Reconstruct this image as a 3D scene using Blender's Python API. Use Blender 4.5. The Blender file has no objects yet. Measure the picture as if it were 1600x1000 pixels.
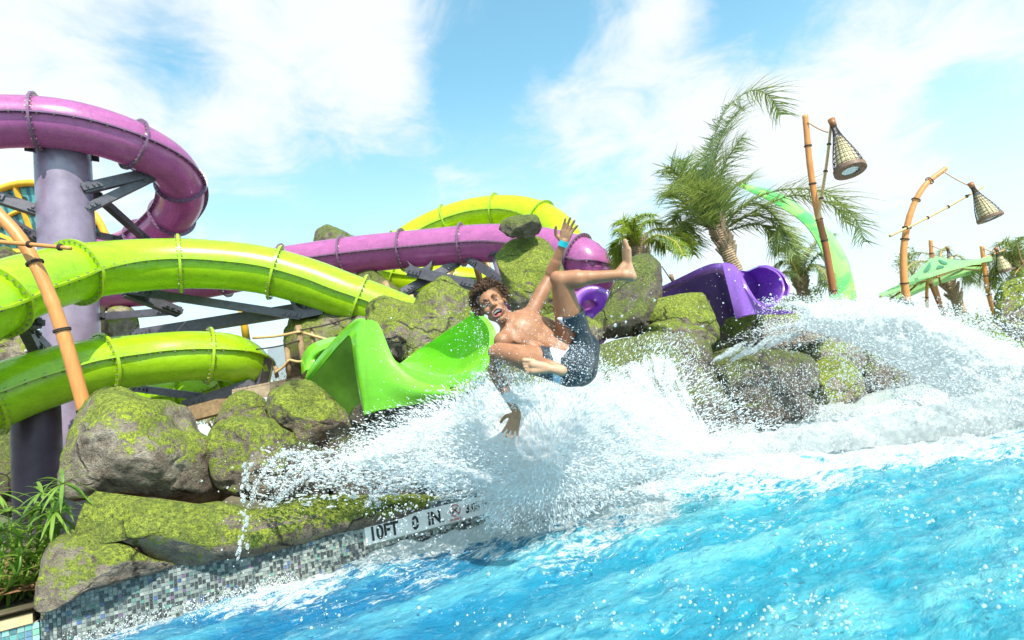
import bpy, bmesh, math, random
import numpy as np
from mathutils import Vector, Matrix
random.seed(7); RNG = np.random.default_rng(7)
SC = bpy.context.scene
COL = SC.collection

# ------------------------------------------------------------------ camera
LENS = 20.0
FPX = 1600 * LENS / 36
PITCH = math.radians(8.1); ROLL = math.radians(-9.0)
def _rx(a): c, s = math.cos(a), math.sin(a); return np.array([[1, 0, 0], [0, c, -s], [0, s, c]])
def _rz(a): c, s = math.cos(a), math.sin(a); return np.array([[c, -s, 0], [s, c, 0], [0, 0, 1]])
RC = _rx(math.pi / 2 + PITCH) @ _rz(ROLL)
CAM = np.array([0, 0, 1.0])
cd = bpy.data.cameras.new('camera'); cam = bpy.data.objects.new('camera', cd); COL.objects.link(cam)
cd.lens = LENS; cd.sensor_width = 36; cd.clip_start = 0.05; cd.clip_end = 3000
cam.matrix_world = Matrix.Translation(CAM.tolist()) @ Matrix(RC.tolist()).to_4x4()
cd.dof.use_dof = True; cd.dof.focus_distance = 5.0; cd.dof.aperture_fstop = 2.1
SC.camera = cam
def ray(x, y): return RC @ np.array([(x - 800) / FPX, -(y - 500) / FPX, -1.0])
def P(x, y, d): return CAM + ray(x, y) * d           # measured place of a feature, d metres ahead
def G(x, y, z=0.0):
    v = ray(x, y); return CAM + v * ((z - CAM[2]) / v[2])
def PJ(w):
    q = (np.asarray(w) - CAM) @ RC; return 800 + FPX * q[..., 0] / -q[..., 2], 500 - FPX * q[..., 1] / -q[..., 2], -q[..., 2]

# ------------------------------------------------------------------ world, sun, exposure
SUN_EL = math.radians(47); SUN_AZ = math.radians(156)     # azimuth: clockwise from +Y; high, behind the right shoulder
world = bpy.data.worlds.new('World'); SC.world = world; world.use_nodes = True
wt = world.node_tree; wt.nodes.clear()
def wn(t, **k):
    n = wt.nodes.new(t)
    for a, b in k.items(): setattr(n, a, b)
    return n
w_out = wn('ShaderNodeOutputWorld'); w_bg = wn('ShaderNodeBackground'); w_bg.inputs['Strength'].default_value = 0.12
wt.links.new(w_bg.outputs[0], w_out.inputs[0])
w_sky = wn('ShaderNodeTexSky', sky_type='NISHITA'); w_sky.sun_disc = False
w_sky.sun_elevation = SUN_EL; w_sky.sun_rotation = SUN_AZ
w_sky.air_density = 1.0; w_sky.dust_density = 1.2; w_sky.ozone_density = 1.0; w_sky.altitude = 0
w_tc = wn('ShaderNodeTexCoord')
def wmath(op, a, b=None, c=None, clamp=False):
    n = wn('ShaderNodeMath', operation=op); n.use_clamp = clamp
    for i, v in enumerate((a, b, c)):
        if v is None: continue
        if isinstance(v, (int, float)): n.inputs[i].default_value = v
        else: wt.links.new(v, n.inputs[i])
    return n.outputs[0]
sep = wn('ShaderNodeSeparateXYZ'); wt.links.new(w_tc.outputs['Generated'], sep.inputs[0])
zz = wmath('ADD', wmath('MAXIMUM', sep.outputs[2], 0.0), 0.22)
cmb = wn('ShaderNodeCombineXYZ')
wt.links.new(wmath('DIVIDE', sep.outputs[0], zz), cmb.inputs[0]); wt.links.new(wmath('DIVIDE', sep.outputs[1], zz), cmb.inputs[1])
n1 = wn('ShaderNodeTexNoise'); n1.inputs['Scale'].default_value = 1.6; n1.inputs['Detail'].default_value = 9; n1.inputs['Roughness'].default_value = 0.62; n1.inputs['Distortion'].default_value = 0.35
wt.links.new(cmb.outputs[0], n1.inputs['Vector'])
n2 = wn('ShaderNodeTexNoise'); n2.inputs['Scale'].default_value = 4.6; n2.inputs['Detail'].default_value = 10; n2.inputs['Roughness'].default_value = 0.66; n2.inputs['Distortion'].default_value = 0.6
wt.links.new(cmb.outputs[0], n2.inputs['Vector'])
bias = wmath('ADD', wmath('MULTIPLY', n1.outputs[0], .50), wmath('MULTIPLY', n2.outputs[0], .50))
# cloud banks (+) and clear patches (-), as directions in the sky with an angular radius
BANKS = [(60, 60, .38, .22), (30, 190, .3, .12), (470, 70, .32, .20), (600, 110, .14, .12), (430, 220, .16, .10), (560, 20, .2, .1), (980, 130, .2, .17), (880, 200, .16, .1), (1040, 20, .10, .15),
         (1250, 250, .3, .14), (1200, 170, .2, .1), (1430, 40, .18, .1), (1480, 280, .22, .14), (1580, 60, .15, .12), (1050, 330, .3, .12), (700, 260, .25, .05),
         (250, 60, .14, -.16), (280, 110, .10, -.10), (770, 60, .22, -.2), (700, 150, .14, -.10), (860, 30, .12, -.12), (1180, 30, .16, -.12), (1540, 180, .13, -.22), (1500, 130, .06, -.12), (560, 260, .22, -.16), (470, 330, .16, -.10), (360, 300, .10, -.12), (820, 280, .15, -.12), (1170, 300, .06, -.15), (250, 170, .12, -.06)]
for bx, by, rad, wgt in BANKS:
    v = ray(bx, by); v = v / np.linalg.norm(v)
    dn = wn('ShaderNodeVectorMath', operation='DISTANCE'); wt.links.new(w_tc.outputs['Generated'], dn.inputs[0]); dn.inputs[1].default_value = v.tolist()
    mr = wn('ShaderNodeMapRange', interpolation_type='SMOOTHSTEP'); wt.links.new(dn.outputs['Value'], mr.inputs[0])
    mr.inputs[1].default_value = 0; mr.inputs[2].default_value = rad; mr.inputs[3].default_value = wgt * (.80 if wgt > 0 else .8); mr.inputs[4].default_value = 0
    bias = wmath('ADD', bias, mr.outputs[0])
cl = wn('ShaderNodeMapRange', interpolation_type='SMOOTHSTEP'); wt.links.new(bias, cl.inputs[0])
cl.inputs[1].default_value = 0.40; cl.inputs[2].default_value = 0.70
# thin veil everywhere, thicker towards the horizon
hz = wn('ShaderNodeMapRange', interpolation_type='SMOOTHSTEP'); wt.links.new(sep.outputs[2], hz.inputs[0])
hz.inputs[1].default_value = 0.0; hz.inputs[2].default_value = 0.55; hz.inputs[3].default_value = 0.86; hz.inputs[4].default_value = 0.04
cfac = wmath('MAXIMUM', cl.outputs[0], hz.outputs[0])
cfac = wmath('ADD', wmath('MULTIPLY', cfac, 0.6), wmath('MULTIPLY', wmath('SUBTRACT', 1, wmath('MULTIPLY', wmath('SUBTRACT', 1, cl.outputs[0]), wmath('SUBTRACT', 1, hz.outputs[0]))), 0.4), clamp=True)
w_tint = wn('ShaderNodeMix', data_type='RGBA', blend_type='MULTIPLY'); w_tint.inputs[0].default_value = 1
wt.links.new(w_sky.outputs[0], w_tint.inputs[6]); w_tint.inputs[7].default_value = (1.42, 2.2, 1.85, 1)
w_mix = wn('ShaderNodeMix', data_type='RGBA'); wt.links.new(cfac, w_mix.inputs[0])
wt.links.new(w_tint.outputs[2], w_mix.inputs[6]); w_mix.inputs[7].default_value = (5.6, 5.95, 6.3, 1)
wt.links.new(w_mix.outputs[2], w_bg.inputs['Color'])
sl = bpy.data.lights.new('sun', 'SUN'); sl.energy = 4.6; sl.angle = math.radians(0.53); sl.color = (1, .955, .88)
sun = bpy.data.objects.new('sun', sl); COL.objects.link(sun)
sd = Vector((math.sin(SUN_AZ) * math.cos(SUN_EL), math.cos(SUN_AZ) * math.cos(SUN_EL), math.sin(SUN_EL)))
sun.rotation_euler = sd.to_track_quat('Z', 'Y').to_euler(); sun.location = (0, 0, 30)
SC.view_settings.view_transform = 'Standard'; SC.view_settings.look = 'None'
SC.view_settings.exposure = 0.55; SC.view_settings.gamma = 1; SC.view_settings.use_curve_mapping = False
try: SC.cycles.transparent_max_bounces = 24
except Exception: pass

# ------------------------------------------------------------------ noise
def _hash(ix, iy, iz, s):
    h = (ix * 374761393 + iy * 668265263 + iz * 2147483647 + s * 1274126177) & 0xffffffff
    h = ((h ^ (h >> 13)) * 1274126177) & 0xffffffff
    h = ((h ^ (h >> 15)) * 2246822519) & 0xffffffff
    return ((h ^ (h >> 16)) & 0xffff) / 65535.0
def vnoise(p, s=0):
    p = np.asarray(p, float); i = np.floor(p).astype(np.int64); f = p - i; f = f * f * (3 - 2 * f)
    o = 0
    for a in (0, 1):
        wa = f[..., 0] if a else 1 - f[..., 0]
        for b in (0, 1):
            wb = f[..., 1] if b else 1 - f[..., 1]
            for c in (0, 1):
                wc = f[..., 2] if c else 1 - f[..., 2]
                o = o + wa * wb * wc * _hash(i[..., 0] + a, i[..., 1] + b, i[..., 2] + c, s)
    return o
def fbm(p, oct=4, s=0, g=.5):
    p = np.asarray(p, float); o = 0; a = 1; t = 0
    for k in range(oct): o = o + a * vnoise(p * 2 ** k + k * 17.3, s + k); t += a; a *= g
    return o / t
def sstep(a, b, x): t = np.clip((x - a) / (b - a), 0, 1); return t * t * (3 - 2 * t)

# ------------------------------------------------------------------ materials
def newmat(name):
    m = bpy.data.materials.new(name); m.use_nodes = True; nt = m.node_tree; nt.nodes.clear(); return m, nt
class NT:
    def __init__(s, nt): s.nt = nt
    def n(s, t, ins=None, **k):
        x = s.nt.nodes.new(t)
        for a, b in k.items(): setattr(x, a, b)
        for a, b in (ins or {}).items(): s.set(x.inputs[a], b)
        return x
    def set(s, sock, v):
        if hasattr(v, 'is_linked') or isinstance(v, bpy.types.NodeSocket): s.nt.links.new(v, sock)
        else:
            if sock.type == 'RGBA' and not hasattr(v, '__len__'): v = (v, v, v, 1)
            if sock.type == 'RGBA' and len(v) == 3: v = tuple(v) + (1,)
            sock.default_value = v
    def noise(s, scale, detail=4, rough=.5, vec=None, dist=0):
        x = s.n('ShaderNodeTexNoise', {'Scale': scale, 'Detail': detail, 'Roughness': rough, 'Distortion': dist})
        if vec is not None: s.set(x.inputs['Vector'], vec)
        return x.outputs[0]
    def mr(s, v, a, b, c=0, d=1, sm=False):
        return s.n('ShaderNodeMapRange', {0: v, 1: a, 2: b, 3: c, 4: d}, interpolation_type='SMOOTHSTEP' if sm else 'LINEAR').outputs[0]
    def math(s, op, a, b=0.0, clamp=False):
        x = s.n('ShaderNodeMath', {0: a, 1: b}, operation=op); x.use_clamp = clamp; return x.outputs[0]
    def mix(s, f, a, b, bt='MIX'):
        x = s.n('ShaderNodeMix', data_type='RGBA', blend_type=bt); s.set(x.inputs[0], f); s.set(x.inputs[6], a); s.set(x.inputs[7], b); return x.outputs[2]
    def pos(s): return s.n('ShaderNodeNewGeometry').outputs['Position']
    def bump(s, h, st=.5, dist=.02, nrm=None):
        x = s.n('ShaderNodeBump', {'Height': h, 'Strength': st, 'Distance': dist})
        if nrm is not None: s.set(x.inputs['Normal'], nrm)
        return x.outputs[0]
    def out(s, sh): o = s.n('ShaderNodeOutputMaterial'); s.nt.links.new(sh, o.inputs[0])
    def bsdf(s, **k):
        x = s.n('ShaderNodeBsdfPrincipled')
        for a, b in k.items(): s.set(x.inputs[{'base': 'Base Color', 'rough': 'Roughness', 'metal': 'Metallic', 'coat': 'Coat Weight', 'normal': 'Normal', 'trans': 'Transmission Weight', 'ior': 'IOR', 'spec': 'Specular IOR Level', 'sss': 'Subsurface Weight', 'alpha': 'Alpha', 'coatr': 'Coat Roughness', 'sheen': 'Sheen Weight'}[a]], b)
        return x
def mat_simple(name, c, rough=.5, metal=0, var=.12, scale=9, bump=.1, coat=0, bscale=60):
    m, nt = newmat(name); t = NT(nt); ps = t.pos()
    f = t.noise(scale, 5, .6, ps)
    col = t.mix(t.mr(f, .3, .7), tuple(x * (1 - var) for x in c), tuple(min(1, x * (1 + var)) for x in c))
    rr = t.mr(t.noise(scale * 2.3, 4, .6, ps), .3, .7, rough * .8, min(1, rough * 1.25))
    b = t.bsdf(base=col, rough=rr, metal=metal, coat=coat, normal=t.bump(t.noise(bscale, 3, .6, ps), bump, .004))
    t.out(b.outputs[0]); return m
def mat_fibre(name, c, tr=.22, rough=.22, var=.16):
    """glossy dyed fibreglass: lets some light through, faint layup mottling and water streaks"""
    m, nt = newmat(name); t = NT(nt); ps = t.pos()
    sc = t.n('ShaderNodeMapping', {'Vector': ps, 'Scale': (3.0, 3.0, 7.0)}).outputs[0]
    f = t.noise(1.3, 7, .65, sc, .6)
    g = t.noise(28, 4, .7, ps)
    ff = t.math('ADD', t.math('MULTIPLY', f, .75), t.math('MULTIPLY', g, .25))
    col = t.mix(t.mr(ff, .35, .65), tuple(x * (1 - var) for x in c), tuple(min(1, x * (1 + var)) for x in c))
    grime = t.math('MAXIMUM', t.mr(t.noise(5, 8, .7, ps), .56, .72, 0, .22), t.mr(t.noise(1, 6, .7, t.n('ShaderNodeMapping', {'Vector': ps, 'Scale': (11, 11, 1.1)}).outputs[0]), .54, .70, 0, .26))
    col = t.mix(grime, col, tuple(x * .45 for x in c))
    nrm = t.bump(t.noise(2.2, 3, .5, ps), .10, .03)
    b = t.bsdf(base=col, rough=t.mr(g, .3, .7, rough * .8, rough * 1.5), coat=.5, coatr=.08, normal=nrm)
    tl = t.n('ShaderNodeBsdfTranslucent', {'Color': col})
    mx = t.n('ShaderNodeMixShader', {0: tr}); nt.links.new(b.outputs[0], mx.inputs[1]); nt.links.new(tl.outputs[0], mx.inputs[2])
    t.out(mx.outputs[0]); return m
def mat_rock(name, moss=.6, dark=1.0, wet=0.0, warm=0.0):
    m, nt = newmat(name); t = NT(nt); ps = t.pos()
    geo = t.n('ShaderNodeNewGeometry'); nz = t.n('ShaderNodeSeparateXYZ', {0: geo.outputs['Normal']}).outputs[2]
    big = t.noise(1.7, 6, .6, ps, .4); mid = t.noise(7, 8, .68, ps, .3); fine = t.noise(34, 6, .7, ps); vfine = t.noise(95, 3, .7, ps)
    base = t.n('ShaderNodeValToRGB', {0: t.math('ADD', t.math('MULTIPLY', mid, .7), t.math('MULTIPLY', fine, .3))})
    cr = base.color_ramp; cr.elements[0].position = .33; cr.elements[1].position = .66
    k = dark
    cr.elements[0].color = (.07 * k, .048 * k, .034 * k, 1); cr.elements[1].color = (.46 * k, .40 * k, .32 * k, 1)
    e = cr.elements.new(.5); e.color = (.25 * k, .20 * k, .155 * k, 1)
    col = base.outputs[0]
    rust = t.mr(t.noise(1.1, 4, .6, ps, .5), .60 - warm * .1, .72, 0, .5)
    col = t.mix(rust, col, (.20 * k, .085 * k, .035 * k))
    # moss where the stone faces up, broken up by noise at three sizes
    mf = t.math('ADD', t.math('MULTIPLY', nz, .24), t.math('ADD', t.math('MULTIPLY', big, .80), t.math('ADD', t.math('MULTIPLY', mid, .60), t.math('MULTIPLY', fine, .60))))
    pt = t.n('ShaderNodeNewGeometry').outputs['Pointiness']; mf = t.math('SUBTRACT', mf, t.math('MULTIPLY', t.math('SUBTRACT', pt, .5), 1.6))
    mossf = t.mr(mf, 1.255 - moss * .42, 1.36 - moss * .42, 0, .93, True)
    mc = t.n('ShaderNodeValToRGB', {0: t.math('ADD', t.math('MULTIPLY', fine, .55), t.math('MULTIPLY', vfine, .45))})
    r2 = mc.color_ramp; r2.elements[0].position = .36; r2.elements[1].position = .64
    r2.elements[0].color = (.022 * k, .034 * k, .008, 1); r2.elements[1].color = (.50 * k, .55 * k, .04, 1)
    e = r2.elements.new(.5); e.color = (.20 * k, .25 * k, .03, 1)
    yel = t.mr(t.noise(13, 6, .75, ps), .60, .66, 0, .75, True)
    mcol = t.mix(yel, mc.outputs[0], (.55 * k, .60 * k, .03))
    mcol = t.mix(t.mr(t.noise(3.1, 5, .6, ps, .8), .44, .60, 0, .75, True), mcol, t.mix(.5, mcol, (.06 * k, .085 * k, .012)))
    col = t.mix(mossf, col, mcol)
    wv_ = t.n('ShaderNodeVectorMath', {0: ps, 1: t.n('ShaderNodeVectorMath', {0: t.n('ShaderNodeTexNoise', {'Vector': ps, 'Scale': 2.2, 'Detail': 5.0}).outputs['Color'], 1: (.55, .55, .55)}, operation='MULTIPLY').outputs[0]}, operation='ADD').outputs[0]
    ck = t.n('ShaderNodeTexVoronoi', {'Vector': t.n('ShaderNodeMapping', {'Vector': wv_, 'Scale': (1.0, 1.0, 2.0)}).outputs[0], 'Scale': .85}, feature='DISTANCE_TO_EDGE').outputs['Distance']
    crack = t.math('MAXIMUM', t.mr(ck, .002, .022, 0, 1, True), t.mr(t.noise(1.4, 3, .5, ps), .47, .56, 1, 0, True))
    col = t.mix(t.math('MULTIPLY', t.math('SUBTRACT', 1, crack), .75), col, (.02, .018, .012))
    pit = t.mr(t.n('ShaderNodeTexVoronoi', {'Vector': ps, 'Scale': 38.0}).outputs['Distance'], 0, .35, 0, 1)
    col = t.mix(t.math('MULTIPLY', t.math('SUBTRACT', 1, pit), .45), col, (.03, .03, .015))
    h = t.math('ADD', t.math('MULTIPLY', mid, 1.0), t.math('ADD', t.math('MULTIPLY', fine, .55), t.math('ADD', t.math('MULTIPLY', vfine, .28), t.math('ADD', t.math('MULTIPLY', pit, .15), t.math('MULTIPLY', crack, .5)))))
    b = t.bsdf(base=col, rough=.9 - .65 * wet, spec=.3 + .3 * wet, normal=t.bump(h, .9, .07))
    t.out(b.outputs[0]); return m
def mat_bamboo(name, c):
    m, nt = newmat(name); t = NT(nt); ps = t.pos()
    v = t.n('ShaderNodeMapping', {'Vector': ps, 'Scale': (60, 60, 3)}).outputs[0]
    f = t.noise(1, 4, .6, v); g = t.noise(3.5, 5, .6, ps)
    col = t.mix(t.mr(f, .3, .7), tuple(x * .72 for x in c), c)
    col = t.mix(t.mr(g, .4, .7, 0, .45), col, (c[0] * .8, c[1] * .55, c[2] * .4))
    b = t.bsdf(base=col, rough=.42, normal=t.bump(f, .15, .003)); t.out(b.outputs[0]); return m
def mat_leaf(name, a, b2, tr=.3):
    m, nt = newmat(name); t = NT(nt); ps = t.pos()
    col = t.mix(t.mr(t.noise(6, 4, .6, ps), .35, .65), a, b2)
    oi = t.n('ShaderNodeObjectInfo').outputs['Random']
    col = t.mix(t.math('MULTIPLY', oi, .35), col, (b2[0] * 1.5, b2[1] * 1.3, b2[2]))
    b = t.bsdf(base=col, rough=.38, spec=.5)
    tl = t.n('ShaderNodeBsdfTranslucent', {'Color': t.mix(.5, col, (b2[0] * 1.6, b2[1] * 1.5, b2[2] * .6))})
    mx = t.n('ShaderNodeMixShader', {0: tr}); nt.links.new(b.outputs[0], mx.inputs[1]); nt.links.new(tl.outputs[0], mx.inputs[2])
    t.out(mx.outputs[0]); return m

M = {}
M['lime'] = mat_fibre('lime_fibreglass', (.43, .70, .018), .30)
M['lime_far'] = mat_fibre('yellow_lime_fibreglass', (.60, .80, .01), .34)
M['lime_lip'] = mat_fibre('lime_flange', (.40, .62, .02), .15)
M['apple'] = mat_fibre('apple_green_fibreglass', (.20, .62, .03), .18, .16, .10)
M['magenta'] = mat_fibre('magenta_fibreglass', (.52, .15, .39), .32)
M['magenta_lip'] = mat_fibre('dull_purple_flange', (.20, .09, .19), .08)
M['violet'] = mat_fibre('violet_fibreglass', (.34, .13, .62), .15, .2, .08)
M['under_green'] = mat_simple('shaded_underside_green', (.075, .19, .012), .5, 0, .2, 6)  # shade of the hollow under the green exit, put into a darker colour
M['under_violet'] = mat_simple('shaded_underside_violet', (.065, .022, .13), .45, 0, .2, 6)  # same for the violet exit: underside shade painted as dark indigo
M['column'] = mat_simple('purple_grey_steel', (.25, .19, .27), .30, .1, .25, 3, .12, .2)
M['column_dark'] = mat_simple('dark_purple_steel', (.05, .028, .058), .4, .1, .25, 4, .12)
M['steel'] = mat_simple('charcoal_steel', (.11, .10, .12), .42, .3, .25, 12, .15)
M['bolt'] = mat_simple('dull_bolt', (.30, .27, .18), .45, .3)
M['bambooO'] = mat_bamboo('orange_bamboo', (.72, .30, .09))
M['bambooT'] = mat_bamboo('tan_bamboo', (.62, .40, .17))
M['bambooB'] = mat_bamboo('brown_bamboo', (.34, .13, .04))
M['rim'] = mat_simple('dark_stained_rim', (.17, .10, .065), .55, 0, .35, 20, .3)
M['rope'] = mat_simple('dark_rope', (.05, .035, .025), .8)
M['rope_tan'] = mat_simple('tan_rope', (.50, .30, .15), .8)
M['rock'] = mat_rock('mossy_rock', .62)
M['rock_light'] = mat_rock('lightly_mossed_rock', .45, 1.15)
M['rock_mossy'] = mat_rock('thick_moss_rock', .85)
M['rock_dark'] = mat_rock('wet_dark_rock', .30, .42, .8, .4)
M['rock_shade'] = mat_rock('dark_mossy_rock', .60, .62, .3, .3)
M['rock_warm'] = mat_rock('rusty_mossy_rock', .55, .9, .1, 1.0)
M['palm'] = mat_leaf('palm_green', (.09, .14, .04), (.26, .33, .11))
M['palm2'] = mat_leaf('bright_palm_green', (.12, .20, .02), (.30, .40, .05), .4)
M['leaf'] = mat_leaf('bamboo_palm_leaf', (.07, .17, .02), (.22, .36, .06), .35)
M['trunk'] = mat_simple('palm_trunk_bark', (.34, .24, .15), .85, 0, .45, 14, .9, 0, 40)
M['yellow'] = mat_simple('yellow_paint', (.75, .42, .03), .45)
M['teal'] = mat_simple('teal_panel', (.05, .25, .30), .4, 0, .5, 8)
M['wood'] = mat_simple('weathered_wood', (.30, .19, .10), .8, 0, .35, 15, .5)
M['deck'] = mat_simple('deck_timber', (.36, .27, .18), .8, 0, .3, 12, .5)
M['coping'] = mat_simple('tan_coping', (.55, .40, .22), .75, 0, .2, 12, .3)
M['grout'] = mat_simple('pool_grout', (.34, .36, .33), .8, 0, .15, 10, .3)
M['mulch'] = mat_simple('mulch', (.20, .10, .04), .9, 0, .6, 30, .8)
M['white'] = mat_simple('white_ceramic', (.78, .80, .80), .25, 0, .06, 8, .05)
M['black'] = mat_simple('black_print', (.02, .02, .02), .4)
M['red'] = mat_simple('red_print', (.5, .05, .05), .4)
M['canvas'] = mat_leaf('green_canvas', (.30, .60, .30), (.38, .66, .36), .45)
M['canvas_dark'] = mat_simple('dark_green_applique', (.05, .20, .10), .7)
def mat_ground():
    m, nt = newmat('planting_soil'); t = NT(nt); ps = t.pos()
    f = t.noise(3, 8, .7, ps); g = t.noise(.6, 5, .6, ps)
    col = t.mix(t.mr(f, .35, .65), (.06, .04, .025), (.20, .14, .085)); col = t.mix(t.mr(g, .45, .6, 0, .8), col, (.08, .12, .03))
    t.out(t.bsdf(base=col, rough=.95, normal=t.bump(f, .8, .05)).outputs[0]); return m
M['soil'] = mat_ground()
def mat_attr_tile():
    m, nt = newmat('glass_mosaic'); t = NT(nt)
    c = t.n('ShaderNodeVertexColor', layer_name='tile').outputs[0]; ps = t.pos()
    col = t.mix(t.mr(t.noise(120, 3, .6, ps), .3, .7, 0, .25), c, (.35, .4, .4))
    t.out(t.bsdf(base=col, rough=.16, spec=.7, coat=.4, normal=t.bump(t.noise(25, 3, .5, ps), .12, .003)).outputs[0]); return m
M['tile'] = mat_attr_tile()

# ------------------------------------------------------------------ mesh building
class MB:
    def __init__(s): s.v = []; s.f = []; s.n = 0; s.mi = []
    def add(s, v, f, mi=0):
        v = np.asarray(v, float).reshape(-1, 3); s.v.append(v); s.f += [tuple(int(i) + s.n for i in q) for q in f]; s.mi += [mi] * len(f); s.n += len(v); return s
    def box(s, c, ax, ay, az, mi=0):     # centre and three half vectors
        c, ax, ay, az = map(lambda q: np.asarray(q, float), (c, ax, ay, az))
        v = [c + i * ax + j * ay + k * az for k in (-1, 1) for j in (-1, 1) for i in (-1, 1)]
        return s.add(v, [(0, 2, 3, 1), (4, 5, 7, 6), (0, 1, 5, 4), (2, 6, 7, 3), (0, 4, 6, 2), (1, 3, 7, 5)], mi)
    def beam(s, a, b, w, h, mi=0):
        a, b = np.asarray(a, float), np.asarray(b, float); t = b - a; L = np.linalg.norm(t); t /= L
        u = np.array([0, 0, 1.0]) - t * t[2]
        if np.linalg.norm(u) < .05: u = np.array([0, 1.0, 0])
        u /= np.linalg.norm(u); q = np.cross(t, u)
        return s.box((a + b) / 2, t * L / 2, q * w / 2, u * h / 2, mi)
    def tube(s, pts, rad, seg=12, cap=True, mi=0):
        pts = np.asarray(pts, float); n = len(pts); rad = np.broadcast_to(np.asarray(rad, float), (n,))
        T = np.gradient(pts, axis=0); T /= np.linalg.norm(T, axis=1)[:, None] + 1e-12
        U = np.cross(T[0], [0.31, .22, .93]); U /= np.linalg.norm(U); V = []; 
        for i in range(n):
            U = U - T[i] * (U @ T[i]); U /= np.linalg.norm(U); W = np.cross(T[i], U)
            for k in range(seg):
                a = 2 * math.pi * k / seg; V.append(pts[i] + rad[i] * (U * math.cos(a) + W * math.sin(a)))
        f = [(i * seg + k, i * seg + (k + 1) % seg, (i + 1) * seg + (k + 1) % seg, (i + 1) * seg + k) for i in range(n - 1) for k in range(seg)]
        if cap: f += [tuple(range(seg))[::-1], tuple((n - 1) * seg + k for k in range(seg))]
        return s.add(V, f, mi)
    def grid(s, A, mi=0, wrap=False):    # A: (n,m,3)
        n, m = A.shape[:2]
        f = [(i * m + j, i * m + (j + 1) % m, (i + 1) * m + (j + 1) % m, (i + 1) * m + j) for i in range(n - 1) for j in range(m if wrap else m - 1)]
        return s.add(A.reshape(-1, 3), f, mi)
    def mesh(s, name, loc=(0, 0, 0)):
        me = bpy.data.meshes.new(name); v = (np.concatenate(s.v) if s.v else np.zeros((0, 3))) - np.asarray(loc, float)
        me.from_pydata(v.tolist(), [], s.f); me.update(); return me
    def build(s, name, mat, parent=None, smooth=True, angle=None, loc=None, **props):
        L = np.array(parent['_o']) if parent is not None else (np.zeros(3) if loc is None else np.asarray(loc, float))
        me = s.mesh(name, L); mats = mat if isinstance(mat, (list, tuple)) else [mat]
        for q in mats: me.materials.append(q)
        if len(mats) > 1: me.polygons.foreach_set('material_index', s.mi)
        if smooth:
            me.polygons.foreach_set('use_smooth', [True] * len(me.polygons))
            if angle is not None: me.set_sharp_from_angle(angle=math.radians(angle))
        return link(name, me, parent, L, **props)
def link(name, me, parent=None, loc=(0, 0, 0), **props):
    o = bpy.data.objects.new(name, me); COL.objects.link(o)
    if parent is not None:
        o.parent = parent; o['_o'] = list(map(float, loc))
    else: o.location = [float(q) for q in loc]; o['_o'] = [float(q) for q in loc]
    for k, v in props.items(): o[k] = v
    return o
def thing(name, label, cat, loc, group=None):
    o = bpy.data.objects.new(name, None); COL.objects.link(o); o.location = [float(q) for q in loc]; o['_o'] = [float(q) for q in loc]
    o.empty_display_size = .1; o['label'] = label; o['category'] = cat
    if group: o['group'] = group
    return o
def catmull(pts, per=12):
    p = np.asarray(pts, float); p = np.vstack([2 * p[0] - p[1], p, 2 * p[-1] - p[-2]]); out = []
    for i in range(1, len(p) - 2):
        for k in range(per):
            t = k / per; a, b, c, d = p[i - 1], p[i], p[i + 1], p[i + 2]
            out.append(.5 * (2 * b + (c - a) * t + (2 * a - 5 * b + 4 * c - d) * t * t + (3 * b - a - 3 * c + d) * t ** 3))
    out.append(p[-2]); return np.array(out)
def arclen(s): return np.concatenate([[0], np.cumsum(np.linalg.norm(np.diff(s, axis=0), axis=1))])
def resample(s, L): A = arclen(s); return np.stack([np.interp(L, A, s[:, k]) for k in range(s.shape[1])], 1)
# ------------------------------------------------------------------ pool wall line, ground, water
WA = G(110, 998); WB = G(750, 820); WD = (WB - WA); WL1 = np.linalg.norm(WD); WD = WD / WL1
WN = np.array([WD[1], -WD[0], 0])            # points into the pool (towards the camera)
WTOP = 0.285
def wp(s, z=0.0, off=0.0): return WA + WD * s + WN * off + np.array([0, 0, z])
def wall_depth(x):     # distance ahead of the wall at image column x
    s = np.linspace(-2, 30, 2000); X, Y, D = PJ(WA[None] + WD[None] * s[:, None]); return float(np.interp(x, X, D))

# ground behind the wall: one sheet to the horizon
def ground():
    mb = MB(); us = np.concatenate([[-400, -150, -60, -25], np.linspace(-12, 30, 70), [40, 60, 100, 200, 400]]); vs = np.concatenate([np.linspace(.10, 20, 44), [28, 45, 80, 150, 300, 600]])
    A = np.zeros((len(us), len(vs), 3))
    for i, u in enumerate(us):
        A[i] = (WA + WD * u)[None] - WN[None] * vs[:, None]
    z = .22 + .35 * (fbm(A[..., :] * np.array([.5, .5, 1]), 4, 3) - .5) * np.clip((vs - .5) / 3, 0, 1)[None]
    A[..., 2] = z
    mb.grid(A); mb.build('ground', M['soil'], kind='structure')
ground()

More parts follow.
